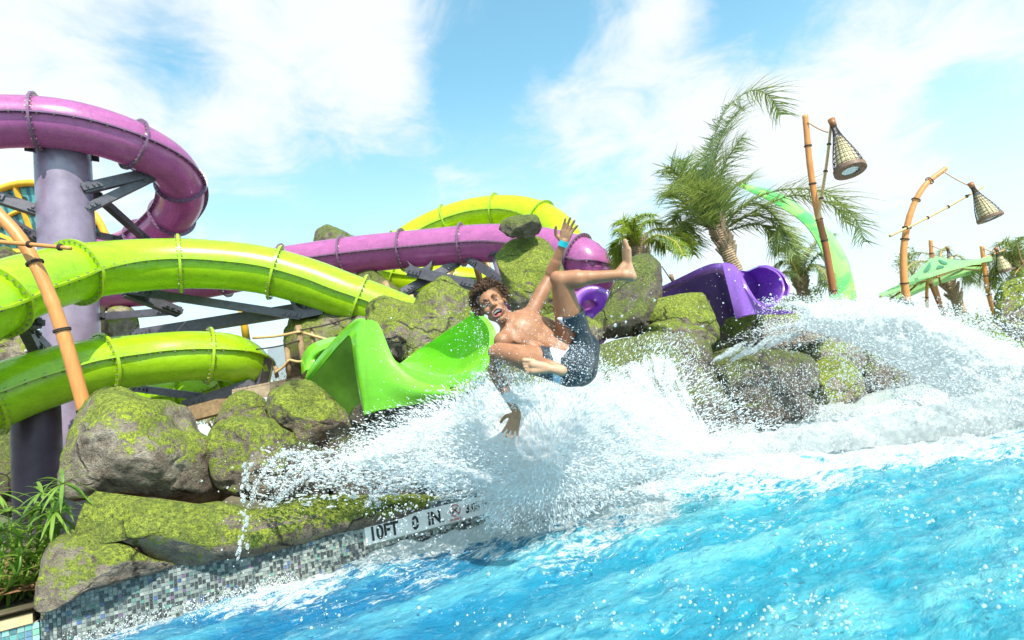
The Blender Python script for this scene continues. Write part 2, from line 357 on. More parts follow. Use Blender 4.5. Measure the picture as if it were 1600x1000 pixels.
def mat_water():
    m, nt = newmat('pool_water'); t = NT(nt); ps = t.pos()
    fo = t.n('ShaderNodeAttribute', attribute_name='foam').outputs['Fac']
    hgt = t.n('ShaderNodeAttribute', attribute_name='wave').outputs['Fac']
    rt = t.n('ShaderNodeMapping', {'Vector': ps, 'Rotation': (0, 0, math.radians(-31))}).outputs[0]; st = t.n('ShaderNodeMapping', {'Vector': rt, 'Scale': (.8, 2.0, 1.0)}).outputs[0]
    a = t.noise(2.2, 6, .62, st, 1.2); b = t.noise(.55, 3, .5, ps, .3); c = t.noise(9, 6, .7, st, 1.0)
    sepx = t.n('ShaderNodeSeparateXYZ', {0: ps})
    # pool shelves off to the right: paler, greener bottom; deep blue near the wall
    side = t.mr(t.math('ADD', sepx.outputs[0], t.math('MULTIPLY', b, 1.2)), -.9, 2.1, 0, 1, True)
    deep = t.mix(side, (.012, .16, .32), (.02, .31, .42))
    lite = t.mix(side, (.075, .33, .45), (.13, .47, .52))
    col = t.mix(t.mr(t.math('ADD', t.math('MULTIPLY', a, .6), t.math('MULTIPLY', hgt, .5)), .36, .62, 0, 1, True), deep, lite)
    col = t.mix(t.mr(c, .54, .72, 0, .5, True), col, (.42, .74, .78))
    dk = t.noise(5.5, 5, .65, st, 1.8); col = t.mix(t.mr(dk, .36, .46, .6, 0, True), col, t.mix(side, (.004, .08, .22), (.008, .19, .32)))
    lace = t.noise(5.5, 9, .72, st, 1.6); lace2 = t.noise(26, 6, .75, ps, .8)
    fl = t.math('ADD', t.math('MULTIPLY', lace, .75), t.math('MULTIPLY', lace2, .25))
    fl = t.math('ADD', t.math('MULTIPLY', t.math('SUBTRACT', fl, .5), 2.3), .5)
    thr = t.math('ADD', t.math('MULTIPLY', fo, .76), fl)
    ff = t.mr(thr, .84, 1.12, 0, 1, True)
    col2 = t.mix(ff, col, t.mix(t.mr(lace2, .35, .65), (.66, .79, .81), (.90, .92, .92)))
    rgh = t.mr(ff, 0, 1, .06, .75)
    h = t.math('ADD', t.math('MULTIPLY', t.noise(12, 6, .7, st, 1.2), .8), t.math('MULTIPLY', t.noise(45, 4, .7, st, .5), .35))
    n1 = t.bump(h, .8, .05); n2 = t.bump(t.noise(70, 5, .8, ps), t.mr(ff, 0, 1, .05, .8), .03, n1)
    t.out(t.bsdf(base=col2, rough=rgh, spec=.5, ior=1.33, normal=n2).outputs[0]); return m
M['water'] = mat_water()
BLUEX = np.array([-200, 100, 250, 350, 500, 600, 700, 800, 900, 1000, 1100, 1200, 1300, 1400, 1500, 1600, 1900]); BLUEY = np.array([1050, 985, 930, 910, 884, 870, 856, 846, 824, 798, 768, 740, 718, 700, 688, 676, 620])
def water():
    th = np.concatenate([np.radians(np.linspace(-180, -62, 24))[:-1], np.radians(np.linspace(-62, 62, 620)), np.radians(np.linspace(62, 180, 24))[1:]])
    rr = np.concatenate([[0.02, .3], np.geomspace(.75, 14, 520), np.geomspace(15, 90, 40)])
    T, Rr = np.meshgrid(th, rr, indexing='ij')
    X = Rr * np.sin(T); Y = Rr * np.cos(T)
    rg = np.random.default_rng(5); h = np.zeros_like(X)
    for k in range(120):
        lam = math.exp(rg.uniform(math.log(.05), math.log(1.1))); a = rg.normal(math.radians(121), .5); kx, ky = math.cos(a) / lam, math.sin(a) / lam
        ph = 2 * math.pi * (X * kx + Y * ky) + rg.uniform(0, 6.28) + 1.2 * np.sin(X * 1.3 + k) * np.cos(Y * 1.1 - k)
        amp = .0040 * lam ** .75; h += amp * (1 - 2 * np.abs(np.sin(ph / 2)) ** .8 if k % 3 == 0 else np.sin(ph))
    fade = 1 / (1 + (Rr / 9) ** 2)
    pts = np.stack([X, Y, np.zeros_like(X)], -1)
    px, py, d = PJ(pts); yb = np.interp(np.where(d > 0, px, 0), BLUEX, BLUEY)
    # foam spreads out from the wall line
    foam = sstep(95, -28, (py - yb) + (fbm(pts * 2.6, 4, 31) - .5) * 90) * (d > .3)
    s = pts @ WD - WA @ WD; off = (pts - WA) @ WN
    foam = np.maximum(foam, sstep(.30, .02, off) * .55 * (off > -.3))
    foam = np.where(d <= .3, 0, foam)
    # churned mound under the splash and the landing jet
    mnd = np.exp(-((s - 3.9) / 1.2) ** 2) * np.exp(-((off - .55) / .5) ** 2)
    lump = fbm(pts * 3.2, 5, 11); lump2 = fbm(pts * 9, 4, 21)
    mnd2 = sstep(4.2, 6, s) * sstep(22, 9, s) * np.exp(-((off - .35) / .45) ** 2)
    mound = (mnd * .26 + mnd2 * .18) * (.55 + .9 * lump)
    fine = foam * ((lump - .5) * .16 + (lump2 - .5) * .12 + (fbm(pts * 26, 3, 41) - .5) * .04)
    z = h * fade * (1 - .3 * foam) * 1.35 + mound + fine * fade
    A = np.stack([X, Y, z], -1)
    mb = MB(); n, mm = X.shape
    idx = np.arange(n * mm).reshape(n, mm)
    me = bpy.data.meshes.new('water'); q = np.stack([idx[:-1, :-1], idx[:-1, 1:], idx[1:, 1:], idx[1:, :-1]], -1).reshape(-1, 4)[:, ::-1]
    me.vertices.add(n * mm); me.vertices.foreach_set('co', A.reshape(-1)); me.loops.add(q.size); me.loops.foreach_set('vertex_index', q.reshape(-1))
    me.polygons.add(len(q)); me.polygons.foreach_set('loop_start', np.arange(len(q)) * 4); me.polygons.foreach_set('use_smooth', np.ones(len(q), bool)); me.update(calc_edges=True); me.validate()
    for nm, val in (('foam', foam), ('wave', np.clip(.5 + h * 9, 0, 1))):
        at = me.attributes.new(nm, 'FLOAT', 'POINT'); at.data.foreach_set('value', val.reshape(-1).astype(np.float32))
    me.materials.append(M['water']); link('water', me, kind='structure')
water()

# pool wall with mosaic
def pool_wall():
    w = thing('pool_wall', 'pool edge wall faced with black and grey mosaic tiles below the mossy rocks', 'pool wall', wp(0, 0))
    mb = MB(); L0, L1 = 0.0, 26.0
    mb.box(wp((L0 + L1) / 2, (WTOP - .9) / 2 + 0.0, -.10), WD * (L1 - L0) / 2, WN * .098, (0, 0, (WTOP + .9) / 2))
    mb.build('wall_body', M['grout'], w, smooth=False)
    pitch = .0236; rg = np.random.default_rng(3)
    mt = MB(); cols = []
    def tiles(s0, s1, off_fn, zs, pal, wts, gap=.0030):
        s = s0
        while s < s1:
            for z in zs:
                a = off_fn(s); c = pal[rg.choice(len(pal), p=wts)]; k = rg.uniform(.45, .85); dd = rg.uniform(-.0006, .0006)
                p0, t = a[0], a[1]; nn = np.array([t[1], -t[0], 0])
                mt.box(p0 + np.array([0, 0, z]) + nn * (.002 + dd), t * (pitch - gap) / 2, nn * .003, (0, 0, (pitch - gap) / 2)); cols.append([min(1, c[0] * k), min(1, c[1] * k), min(1, c[2] * k)])
            s += pitch
    PAL = [(.015, .016, .018), (.035, .038, .04), (.25, .30, .28), (.36, .41, .38), (.42, .45, .40), (.12, .16, .17), (.10, .30, .24), (.06, .12, .36), (.22, .10, .26), (.36, .44, .34)]
    WT = np.array([.26, .13, .16, .15, .12, .09, .035, .02, .012, .023]); WT = WT / WT.sum()
    zs = [WTOP - .016 - pitch * i for i in range(16)]
    sg0 = 1.845; sg1 = 3.02     # the sign interrupts the mosaic
    R = .16                     # rounded corner at the left end
    def flat(s): return wp(s, 0, 0), WD
    def corner(s):
        a = min(1.5, (-s) / R); c = wp(0, 0, -R); d = -WD * math.sin(a) * R + WN * math.cos(a) * R
        return c + d, WD * math.cos(a) + WN * math.sin(a)
    tiles(0, sg0 - .02, flat, zs, PAL, WT)
    tiles(sg1 + .02, 4.6, flat, zs, PAL, WT)
    tiles(sg0, sg1, flat, [z for z in zs if z > WTOP - .04 or z < WTOP - .225], PAL, WT)
    # pale step-marking row under the sign
    PW = [(.62, .66, .64), (.5, .55, .54), (.08, .09, .09)]
    tiles(sg0, sg1 + .6, flat, [WTOP - .232 - pitch * .0], PW, np.array([.6, .2, .2]))
    tiles(-R * 1.5, -.001, corner, zs, PAL, WT)
    o = mt.build('mosaic_tile', M['tile'], w, smooth=False, kind='stuff')
    at = o.data.color_attributes.new('tile', 'FLOAT_COLOR', 'CORNER'); arr = np.ones((len(cols), 24, 4), np.float32); arr[:, :, :3] = np.array(cols)[:, None]; at.data.foreach_set('color', arr.reshape(-1))
    # rounded grout body behind the corner tiles
    mc = MB(); A = []
    for a in np.linspace(0, 1.5, 9):
        c = wp(0, 0, -R); d = (-WD * math.sin(a) + WN * math.cos(a)) * (R - .003); A.append([c + d + np.array([0, 0, z]) for z in (-.9, WTOP)])
    mc.grid(np.array(A)); mc.build('corner_body', M['grout'], w)
    # thin dark slate cap edge
    # depth sign
    sg = MB(); sc_ = (sg0 + sg1) / 2; zc = WTOP - .127
    sg.box(wp(sc_, zc, .004), WD * (sg1 - sg0) / 2, WN * .005, (0, 0, .078)); sign = sg.build('depth_sign', M['white'], w, smooth=False, label='white ceramic depth marker reading 10 FT 0 IN 3.05 M')
    rot = Matrix((tuple(WD) , (0, 0, 1), tuple(WN))).transposed().to_4x4()
    def text(body, s, z, size, mat, name='lettering', off=.0105, sx=1.0):
        cu = bpy.data.curves.new('tmp', 'FONT'); cu.body = body; cu.size = size; cu.extrude = .0006; cu.offset = size * .034; cu.align_x = 'LEFT'; cu.resolution_u = 4
        ob = bpy.data.objects.new('tmp', cu); COL.objects.link(ob); dg = bpy.context.evaluated_depsgraph_get(); me = bpy.data.meshes.new_from_object(ob.evaluated_get(dg)); bpy.data.objects.remove(ob)
        p0 = wp(s, z, off); me.transform(Matrix.Translation((Vector(p0.tolist()) - Vector(w['_o']))) @ rot @ Matrix.Diagonal((sx, 1, 1, 1))); me.materials.clear(); me.materials.append(mat)
        c = link(name, me, sign, w['_o']); return c
    text('10FT', sg0 + .03, zc - .052, .145, M['black'], sx=.80); text('0', sg0 + .385, zc - .052, .145, M['black'], sx=.8); text('IN.', sg0 + .52, zc - .048, .14, M['black'], sx=.85)
    text('3.05 M', sg0 + .87, zc - .03, .105, M['black'], sx=.78)
    text('NO DIVING', sg0 + .715, zc - .066, .024, M['red'], sx=.85)
    ms = MB(); c0 = wp(sg0 + .775, zc + .014, .0112)
    ring = [c0 + WD * .046 * math.cos(a) + np.array([0, 0, .046 * math.sin(a)]) for a in np.linspace(0, 2 * math.pi, 25)]
    ms.tube(ring, .004, 6, False); q = np.array([0, 0, 1.0])
    ms.beam(c0 + (WD - q) * .032, c0 + (q - WD) * .032, .003, .008); ms.build('prohibition_ring', M['red'], sign, smooth=False)
    mf = MB()
    fig = [(-.018, .022, .016, .006), (.002, .012, .026, .008), (.014, -.008, .010, .022)]
    mf.tube([c0 + WD * -.022 + q * -.012, c0 + WD * -.002 + q * .004, c0 + WD * .02 + q * .020], .005, 6); mf.tube([c0 + WD * -.004 + q * .006, c0 + WD * .014 + q * -.012], .004, 6)
    mf.tube([c0 + WD * -.028 + q * -.02, c0 + WD * -.022 + q * -.012], .007, 8)
    mf.build('diver_symbol', M['black'], sign, smooth=False)
    return w
pool_wall()

# lower teal tiled wall and tan coping at far left
def left_wall():
    off = -.16; top = .12
    w = thing('pool_wall', 'low pool wall of small teal and green tiles under tan coping at bottom left', 'pool wall', wp(-1, 0, off))
    mb = MB(); mb.box(wp(-2.6, (top - .9) / 2, off - .10), WD * 2.42, WN * .098, (0, 0, (top + .9) / 2)); mb.build('wall_body', M['grout'], w, smooth=False)
    mt = MB(); cols = []; rg = np.random.default_rng(9); pitch = .036
    s = -2.6
    PAL = [(.05, .24, .26), (.10, .34, .32), (.14, .38, .26), (.08, .20, .32), (.24, .46, .42), (.04, .14, .16)]
    while s < -.17:
        for i in range(7):
            c = PAL[rg.integers(len(PAL))]; k = rg.uniform(.8, 1.25)
            mt.box(wp(s, top - .022 - pitch * i, off + .002), WD * (pitch - .004) / 2, WN * .003, (0, 0, (pitch - .004) / 2)); cols.append([c[0] * k, c[1] * k, c[2] * k])
        s += pitch
    o = mt.build('mosaic_tile', M['tile'], w, smooth=False, kind='stuff')
    at = o.data.color_attributes.new('tile', 'FLOAT_COLOR', 'CORNER'); arr = np.ones((len(cols), 24, 4), np.float32); arr[:, :, :3] = np.array(cols)[:, None]; at.data.foreach_set('color', arr.reshape(-1))
    mc = MB(); mc.box(wp(-2.6, top + .032, off - .14), WD * 2.4, WN * .16, (0, 0, .03)); mc.box(wp(-2.6, top + .066, off - .22), WD * 2.4, WN * .10, (0, 0, .004)); c = mc.build('coping', M['coping'], w, smooth=False)
left_wall()

# mulch bed behind the coping
def mulch():
    mb = MB(); us = np.linspace(-3.2, .9, 60); vs = np.linspace(.2, 2.2, 40); A = np.zeros((60, 40, 3))
    for i, u in enumerate(us): A[i] = (WA + WD * u)[None] - WN[None] * vs[:, None]
    A[..., 2] = .20 + .14 * fbm(A * 1.5, 3, 4) + .06 * fbm(A * 14, 3, 8) + .03 * np.clip(vs, 0, 1)[None]
    mb.grid(A)
    rg = np.random.default_rng(2)
    for k in range(2600):
        u = rg.uniform(-3, .8); v = rg.uniform(.22, 1.2); p = WA + WD * u - WN * v; p = np.array([p[0], p[1], 0]); z = .20 + .14 * fbm(p[None] * 1.5, 3, 4)[0] + .05 + .03 * min(v, 1)
        p[2] = z; a = rg.uniform(0, 6.28); d = np.array([math.cos(a), math.sin(a), rg.uniform(-.3, .3)]); q = np.array([-math.sin(a), math.cos(a), rg.uniform(-.4, .4)]); L = rg.uniform(.012, .04)
        mb.box(p, d * L, q * L * .28, np.cross(d, q) * .003)
    mb.build('mulch_bed', M['mulch'], smooth=False, kind='stuff', label='brown bark mulch bed behind the tan coping', category='mulch')
mulch()
# ------------------------------------------------------------------ tube slides
def tube_slide(root, ctrl, R, joints, mat, lip, bank=0.0, seg=28, step=1.37, phase=.0, bolt=True, names=('tube_section', 'joint_flange', 'seam_flange')):
    S = catmull([P(*c[:3]) for c in ctrl], 24); L = arclen(S)
    tot = L[-1]; cuts = [0.0]; q = phase
    while q < tot - .12:
        if q > .12: cuts.append(q)
        q += step
    cuts.append(tot)
    def frame(l):
        l = np.atleast_1d(l); c = resample(S, l); e = .02; t = resample(S, np.minimum(l + e, tot)) - resample(S, np.maximum(l - e, 0)); t /= np.linalg.norm(t, axis=1)[:, None]
        side = np.cross(t, [0, 0, 1.0]); side /= np.linalg.norm(side, axis=1)[:, None] + 1e-9
        # keep the side that faces the camera positive
        up = np.cross(side, t); b = bank
        s2 = side * math.cos(b) + up * math.sin(b); u2 = -side * math.sin(b) + up * math.cos(b)
        return c, t, s2, u2
    for i in range(len(cuts) - 1):
        a, b = cuts[i] + .004, cuts[i + 1] - .004; n = max(4, int((b - a) / .10)); ls = np.linspace(a, b, n)
        c, t, s, u = frame(ls); ang = np.linspace(0, 2 * math.pi, seg + 1)[:-1]
        A = c[:, None] + R * (s[:, None] * np.cos(ang)[None, :, None] + u[:, None] * np.sin(ang)[None, :, None])
        mb = MB(); mb.grid(A, wrap=True); mb.build(names[0], mat, root)
        # horizontal seam flanges on both sides, with bolts
        bl = MB()
        for sg in (1, -1):
            ms = MB()
            sec = [(-.012, R * .985), (-.012, R + .065), (.016, R + .065), (.016, R * .985)]
            G4 = np.stack([c + s * sg * x + u * z for z, x in sec] , 1); ms.grid(G4, wrap=True); ms.build(names[2], lip, root, angle=40)
        if bolt:
            for l in np.arange(a + .1, b - .05, .2):
                cc, tt, ss, uu = [q[0] for q in frame(l)]
                for sg in (1, -1):
                    for zz_ in (-.022, .022): bl.box(cc + ss * sg * (R + .038) + uu * zz_, tt * .011, ss * .011, uu * .010)
            if bl.n: bl.build('seam_bolt', M['bolt'], root, smooth=False, kind='stuff')
    for l in cuts[1:-1] if joints is None else joints:
        c, t, s, u = [q[0] for q in frame(l)]
        mb = MB(); ang = np.linspace(0, 2 * math.pi, 41)[:-1]; prof = [(-.022, R * .99), (-.018, R + .072), (.018, R + .072), (.022, R * .99)]
        A = np.array([[c + t * x + rr * (s * math.cos(a) + u * math.sin(a)) for a in ang] for x, rr in prof + prof[:1]])
        mb.grid(A, wrap=True); fl = mb.build(names[1], lip, root, angle=40)
        if bolt:
            bm_ = MB()
            for a in np.linspace(0, 2 * math.pi, 33)[:-1]:
                dd = s * math.cos(a) + u * math.sin(a); tg = -s * math.sin(a) + u * math.cos(a)
                for x in (-.03, .03): bm_.box(c + t * x + dd * (R + .042), t * .008, dd * .009, tg * .009)
            bm_.build('flange_bolt', M['bolt'], fl, smooth=False, kind='stuff')
    return S

base = lambda x, y, d: (lambda q: np.array([q[0], q[1], .25]))(P(x, y, d))
# purple upper spiral that winds behind the green one and runs on to the right
purple = thing('tube_slide', 'magenta tube slide spiralling from top left behind the lime tubes to the centre rocks', 'water slide', base(95, 230, 9.6))
tube_slide(purple, [(-170, 235, 8.6), (-80, 200, 9.0), (20, 190, 9.4), (120, 198, 9.8), (210, 226, 10.4), (268, 262, 11.2), (285, 305, 12.0), (262, 345, 12.8), (205, 385, 13.6), (120, 412, 14.0), (70, 430, 13.8),
                    (90, 448, 13.2), (180, 452, 12.8), (300, 440, 12.8), (420, 418, 12.9), (540, 400, 12.9), (660, 388, 12.7), (770, 380, 12.4), (860, 389, 11.8), (920, 410, 11.3), (925, 440, 11.5), (890, 468, 12.0), (850, 492, 12.4)], .42, None, M['magenta'], M['magenta_lip'], bank=-.12, phase=.55)
lime = thing('tube_slide', 'lime green tube slide crossing twice in front of the purple column at left', 'water slide', base(200, 417, 8.2))
tube_slide(lime, [(640, 500, 9.6), (590, 480, 9.5), (540, 462, 9.4), (480, 440, 9.3), (400, 420, 9.1), (300, 412, 8.8), (200, 416, 8.3), (110, 428, 7.6), (20, 455, 6.7), (-70, 500, 6.0), (-160, 560, 5.8), (-190, 620, 6.0), (-130, 645, 6.4), (-50, 636, 6.7), (40, 602, 7.2), (130, 576, 7.8), (220, 563, 8.4), (300, 556, 8.8), (362, 560, 9.2), (388, 580, 9.8), (360, 602, 10.3), (290, 614, 10.6), (200, 622, 10.8), (80, 640, 11)], .385, None, M['lime'], M['lime_lip'], bank=.10, phase=.9)
lime2 = thing('tube_slide', 'yellow green tube slide looping high behind the centre rocks', 'water slide', base(750, 330, 14.5))
tube_slide(lime2, [(880, 520, 13), (896, 450, 13), (890, 392, 13.4), (862, 352, 14), (810, 332, 14.6), (745, 334, 15), (685, 352, 15.2), (640, 376, 15.2), (612, 400, 15), (612, 425, 14.6), (650, 440, 14.4), (720, 442, 14.6), (790, 452, 15)], .43, None, M['lime_far'], M['lime_lip'], bank=.1, phase=.7)

# big support columns
def column(name, label, xt, yt, xb, yb, d, rad, mat, capmat, cap=1.32):
    a = P(xt, yt, d); b = np.array([a[0], a[1], -.2]); t = thing(name, label, 'steel column', (a[0], a[1], .2))
    MB().tube([b, (a + b) / 2, a], rad, 40).build('shaft', mat, t, angle=50)
    MB().tube([a, a + [0, 0, .05]], rad * cap, 40).build('top_plate', capmat, t, angle=50)
    mg = MB()
    for k in range(8 if cap > 1.2 else 0):
        an = k * math.pi / 4; dr = np.array([math.cos(an), math.sin(an), 0]); mg.box(a - [0, 0, .10] + dr * rad * 1.14, dr * rad * .14, np.cross(dr, [0, 0, 1]) * .01, (0, 0, .10))
    if mg.n: mg.build('gusset', capmat, t, smooth=False, kind='stuff')
    return t, a
col1, c1 = column('support_column', 'thick purple grey steel column holding up the magenta tube at left', 98, 228, 118, 700, 10.1, .41, M['column'], M['steel'])
# saddle under the tube
MB().tube([c1 + [0, 0, .05], c1 + [0, 0, .16]], .30, 24).build('saddle', M['steel'], col1)
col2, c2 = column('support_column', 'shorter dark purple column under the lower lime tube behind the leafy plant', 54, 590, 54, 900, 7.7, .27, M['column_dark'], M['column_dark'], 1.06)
# dark braces
def brace(label, a, b, w=.13, h=.16, bolts=True, mat='steel', group='dark steel braces of the slide'):
    a, b = P(*a), P(*b); t = thing('steel_brace', label, 'brace', a, group)
    MB().beam(a, b, w, h).build('beam', M[mat], t, smooth=False)
    d = (b - a) / np.linalg.norm(b - a)
    for q, s in ((a, 1), (b, -1)):
        MB().beam(q + d * s * -.02, q + d * s * .30, w * 1.5, h * .55).build('end_clamp', M[mat], t, smooth=False)
        if bolts:
            mb = MB(); u = np.cross(d, [0, 0, 1.0]); u /= np.linalg.norm(u)
            for k in (.06, .16, .24):
                for sg in (-1, 1): mb.box(q + d * s * k + u * sg * w * .8, d * .018, u * .02, np.cross(d, u) * .018)
            mb.build('clamp_bolt', M['steel'], t, smooth=False, kind='stuff')
    return t
BR = [('upper brace from the purple column to the magenta tube ring', (128, 296, 9.9), (246, 268, 10.9), .15, .18),
      ('lower diagonal brace rising from the column to the magenta tube ring', (128, 330, 9.9), (244, 274, 10.9), .13, .15),
      ('long thin brace running down right behind the lime tube top', (140, 296, 10.2), (232, 378, 12.0), .12, .13),
      ('brace entering from the left edge onto the column below the magenta tube', (-30, 300, 9.4), (78, 336, 9.9), .15, .18),
      ('second brace from the left edge, lower on the column', (10, 346, 9.4), (78, 384, 9.9), .13, .15),
      ('brace behind the column pointing right above the lime tube', (138, 365, 10.3), (185, 374, 11.4), .10, .12),
      ('long brace under the upper lime tube reaching right to its end ring', (205, 454, 9.0), (470, 494, 9.3), .10, .13),
      ('short brace from under the lime tube ring down to the dark bracket', (196, 456, 9.0), (280, 488, 9.6), .13, .16),
      ('level brace from the column to the dark bracket', (148, 496, 10.0), (272, 486, 9.6), .10, .12),
      ('heavy brace rising right to the lime tube end ring above the fence', (215, 524, 9.8), (504, 478, 9.4), .14, .20),
      ('brace going down left below the left end of the upper lime tube', (32, 500, 7.2), (62, 560, 8.0), .12, .14),
      ('short brace crossing below the left end of the upper lime tube', (40, 512, 7.5), (84, 556, 8.4), .10, .12),
      ('stub bracket beam under the left end of the upper lime tube', (18, 500, 7.0), (60, 506, 7.3), .12, .14),
      ('brace from the boulder top towards the lower lime tube end', (208, 606, 9.6), (330, 622, 9.4), .09, .12),
      ('brace rising right behind the three small boulders', (288, 634, 9.0), (395, 600, 9.2), .12, .16),
      ('crossed brace rising right under the magenta tube near the pillar', (628, 458, 12.2), (716, 410, 12.6), .16, .18),
      ('crossed brace falling right under the magenta tube near the pillar', (640, 424, 12.2), (742, 446, 11.8), .20, .22),
      ('brace falling right towards the leaning column behind the swimmer', (732, 404, 12.4), (786, 440, 11.9), .15, .18),
      ('level brace behind the rocks below the magenta tube', (640, 462, 12.4), (700, 452, 12.6), .12, .12)]
for b in BR: brace(b[0], b[1], b[2], b[3], b[4])
# ring saddles under the tubes
def saddle(label, x, y, d, w, h, dep=.3, mat='steel', tilt=0):
    c = P(x, y, d); t = thing('tube_saddle', label, 'bracket', c)
    r = P(x + 10, y + tilt, d) - c; r /= np.linalg.norm(r); up = np.array([0, 0, 1.0]); f = np.cross(r, up)
    mb = MB(); n = 14
    pts = []
    for k in range(n):
        u = -1 + 2 * k / (n - 1); zt = h * (u * u) * .9
        pts.append((u * w * .5, zt))
    top = [[c + r * x_ + up * (z_) + f * s * dep / 2 for s in (-1, 1)] for x_, z_ in pts]
    bot = [[c + r * x_ * .55 - up * h * .35 + f * s * dep / 2 for s in (-1, 1)] for x_, z_ in pts]
    A = np.array([[top[k][0], top[k][1], bot[k][1], bot[k][0]] for k in range(n)]); mb.grid(A, wrap=True)
    mb.add(A[0], [(0, 1, 2, 3)]); mb.add(A[-1], [(3, 2, 1, 0)])
    mb.build('cradle', M[mat], t, angle=30)
    return t
saddle('dark cradle under the magenta tube beside the braces at top left', 225, 262, 10.9, .62, .28)
saddle('dark cradle under the lime tube end ring above the fence', 490, 486, 9.4, .7, .32, tilt=-2)
saddle('dark cradle under the magenta tube left of the rock pillar', 660, 421, 12.5, .6, .24, tilt=-1)
saddle('small dark cradle under the lower lime tube beside the fence', 392, 598, 9.5, .7, .35, tilt=-3)

# leaning steel column behind the swimmer
def lean_column():
    a, b = P(780, 400, 12.2), P(812, 520, 12.0); t = thing('support_column', 'slim leaning grey column behind the swimmer under the magenta tube', 'steel column', b)
    MB().tube([a, b], .17, 24).build('shaft', M['column'], t)
    MB().tube([a, a + [0, 0, .05]], .24, 24).build('top_plate', M['steel'], t)
lean_column()

# purple end fitting above the slide mouth
def mouth():
    a, b = P(915, 520, 10.6), P(928, 478, 10.2); t = thing('slide_mouth', 'open violet funnel shaped tube mouth left of the tall rock', 'slide entrance', P(915, 520, 10.6))
    ax = b - a; ax /= np.linalg.norm(ax)
    tocam = CAM - b; tocam /= np.linalg.norm(tocam); axis = ax * .75 + tocam * .9; axis /= np.linalg.norm(axis)
    c = b; n = 36; u = np.cross(axis, [0, 0, 1.0]); u /= np.linalg.norm(u); w = np.cross(u, axis)
    prof = [(-.95, .46), (-.5, .36), (-.2, .34), (-.05, .38), (.0, .40), (.015, .39), (.0, .30), (-.10, .25), (-.5, .22), (-.52, .0)]
    A = np.array([[c + axis * x + (u * math.cos(q) + w * math.sin(q)) * rr for q in np.linspace(0, 2 * math.pi, n + 1)[:-1]] for x, rr in prof])
    MB().grid(A[:5], wrap=True).build('funnel', M['violet'], t); MB().grid(A[4:], wrap=True).build('mouth_lining', M['violet'], t)
    t2 = thing('slide_end', 'pale lilac curved tube end just above the violet funnel', 'slide part', P(895, 470, 10.8))
    S = catmull([P(878, 482, 10.9), P(893, 473, 10.8), P(912, 472, 10.7), P(918, 484, 10.7)], 10); mm = MB(); mm.tube(S, .20, 20); mm.build('tube_end', M['magenta'], t2)
    mm = MB(); d = S[8] - S[6]; d /= np.linalg.norm(d); mm.tube([S[14] - d * .02, S[14] + d * .02], .27, 28); mm.build('joint_flange', M['magenta_lip'], t2)
    t3 = thing('slide_end', 'small lilac slide end block beside the swimmer head', 'slide part', P(800, 475, 9.5))
    mb = MB(); c = P(800, 474, 9.5); r = P(810, 472, 9.5) - c; r /= np.linalg.norm(r); mb.tube([c - [0, 0, .35], c + [0, 0, .05], c + [0, 0, .14]], [.19, .21, .17], 20); mb.build('tube_end', M['magenta'], t3)
mouth()

# ------------------------------------------------------------------ open slide exits, lofted fibreglass
def loft(rows, per=8, cross=8):
    """rows: list of curves, each a list of (x,y,d); returns a dense grid"""
    n = max(len(r) for r in rows); C3 = []
    for r_ in rows:
        S = catmull([P(*q) for q in r_], 10); L = arclen(S); C3.append(resample(S, np.linspace(0, L[-1], n * per)))
    C3 = np.array(C3)                                    # rows x samples x 3
    out = [catmull(C3[:, j], cross) if len(rows) > 2 else np.linspace(C3[0, j], C3[1, j], cross + 1) for j in range(C3.shape[1])]
    return np.array(out)
def shell(A, name, mat, root, th=.02):
    n = np.cross(np.gradient(A, axis=0), np.gradient(A, axis=1)); n /= np.linalg.norm(n, axis=2)[..., None] + 1e-9
    B = A - n * th; mb = MB(); mb.grid(A); mb.grid(B[::-1])
    for e1, e2 in ((A[0], B[0]), (B[-1], A[-1]), (B[:, 0], A[:, 0]), (A[:, -1], B[:, -1])): mb.grid(np.stack([e1, e2], 0))
    o = mb.build(name, mat, root, angle=45); return o
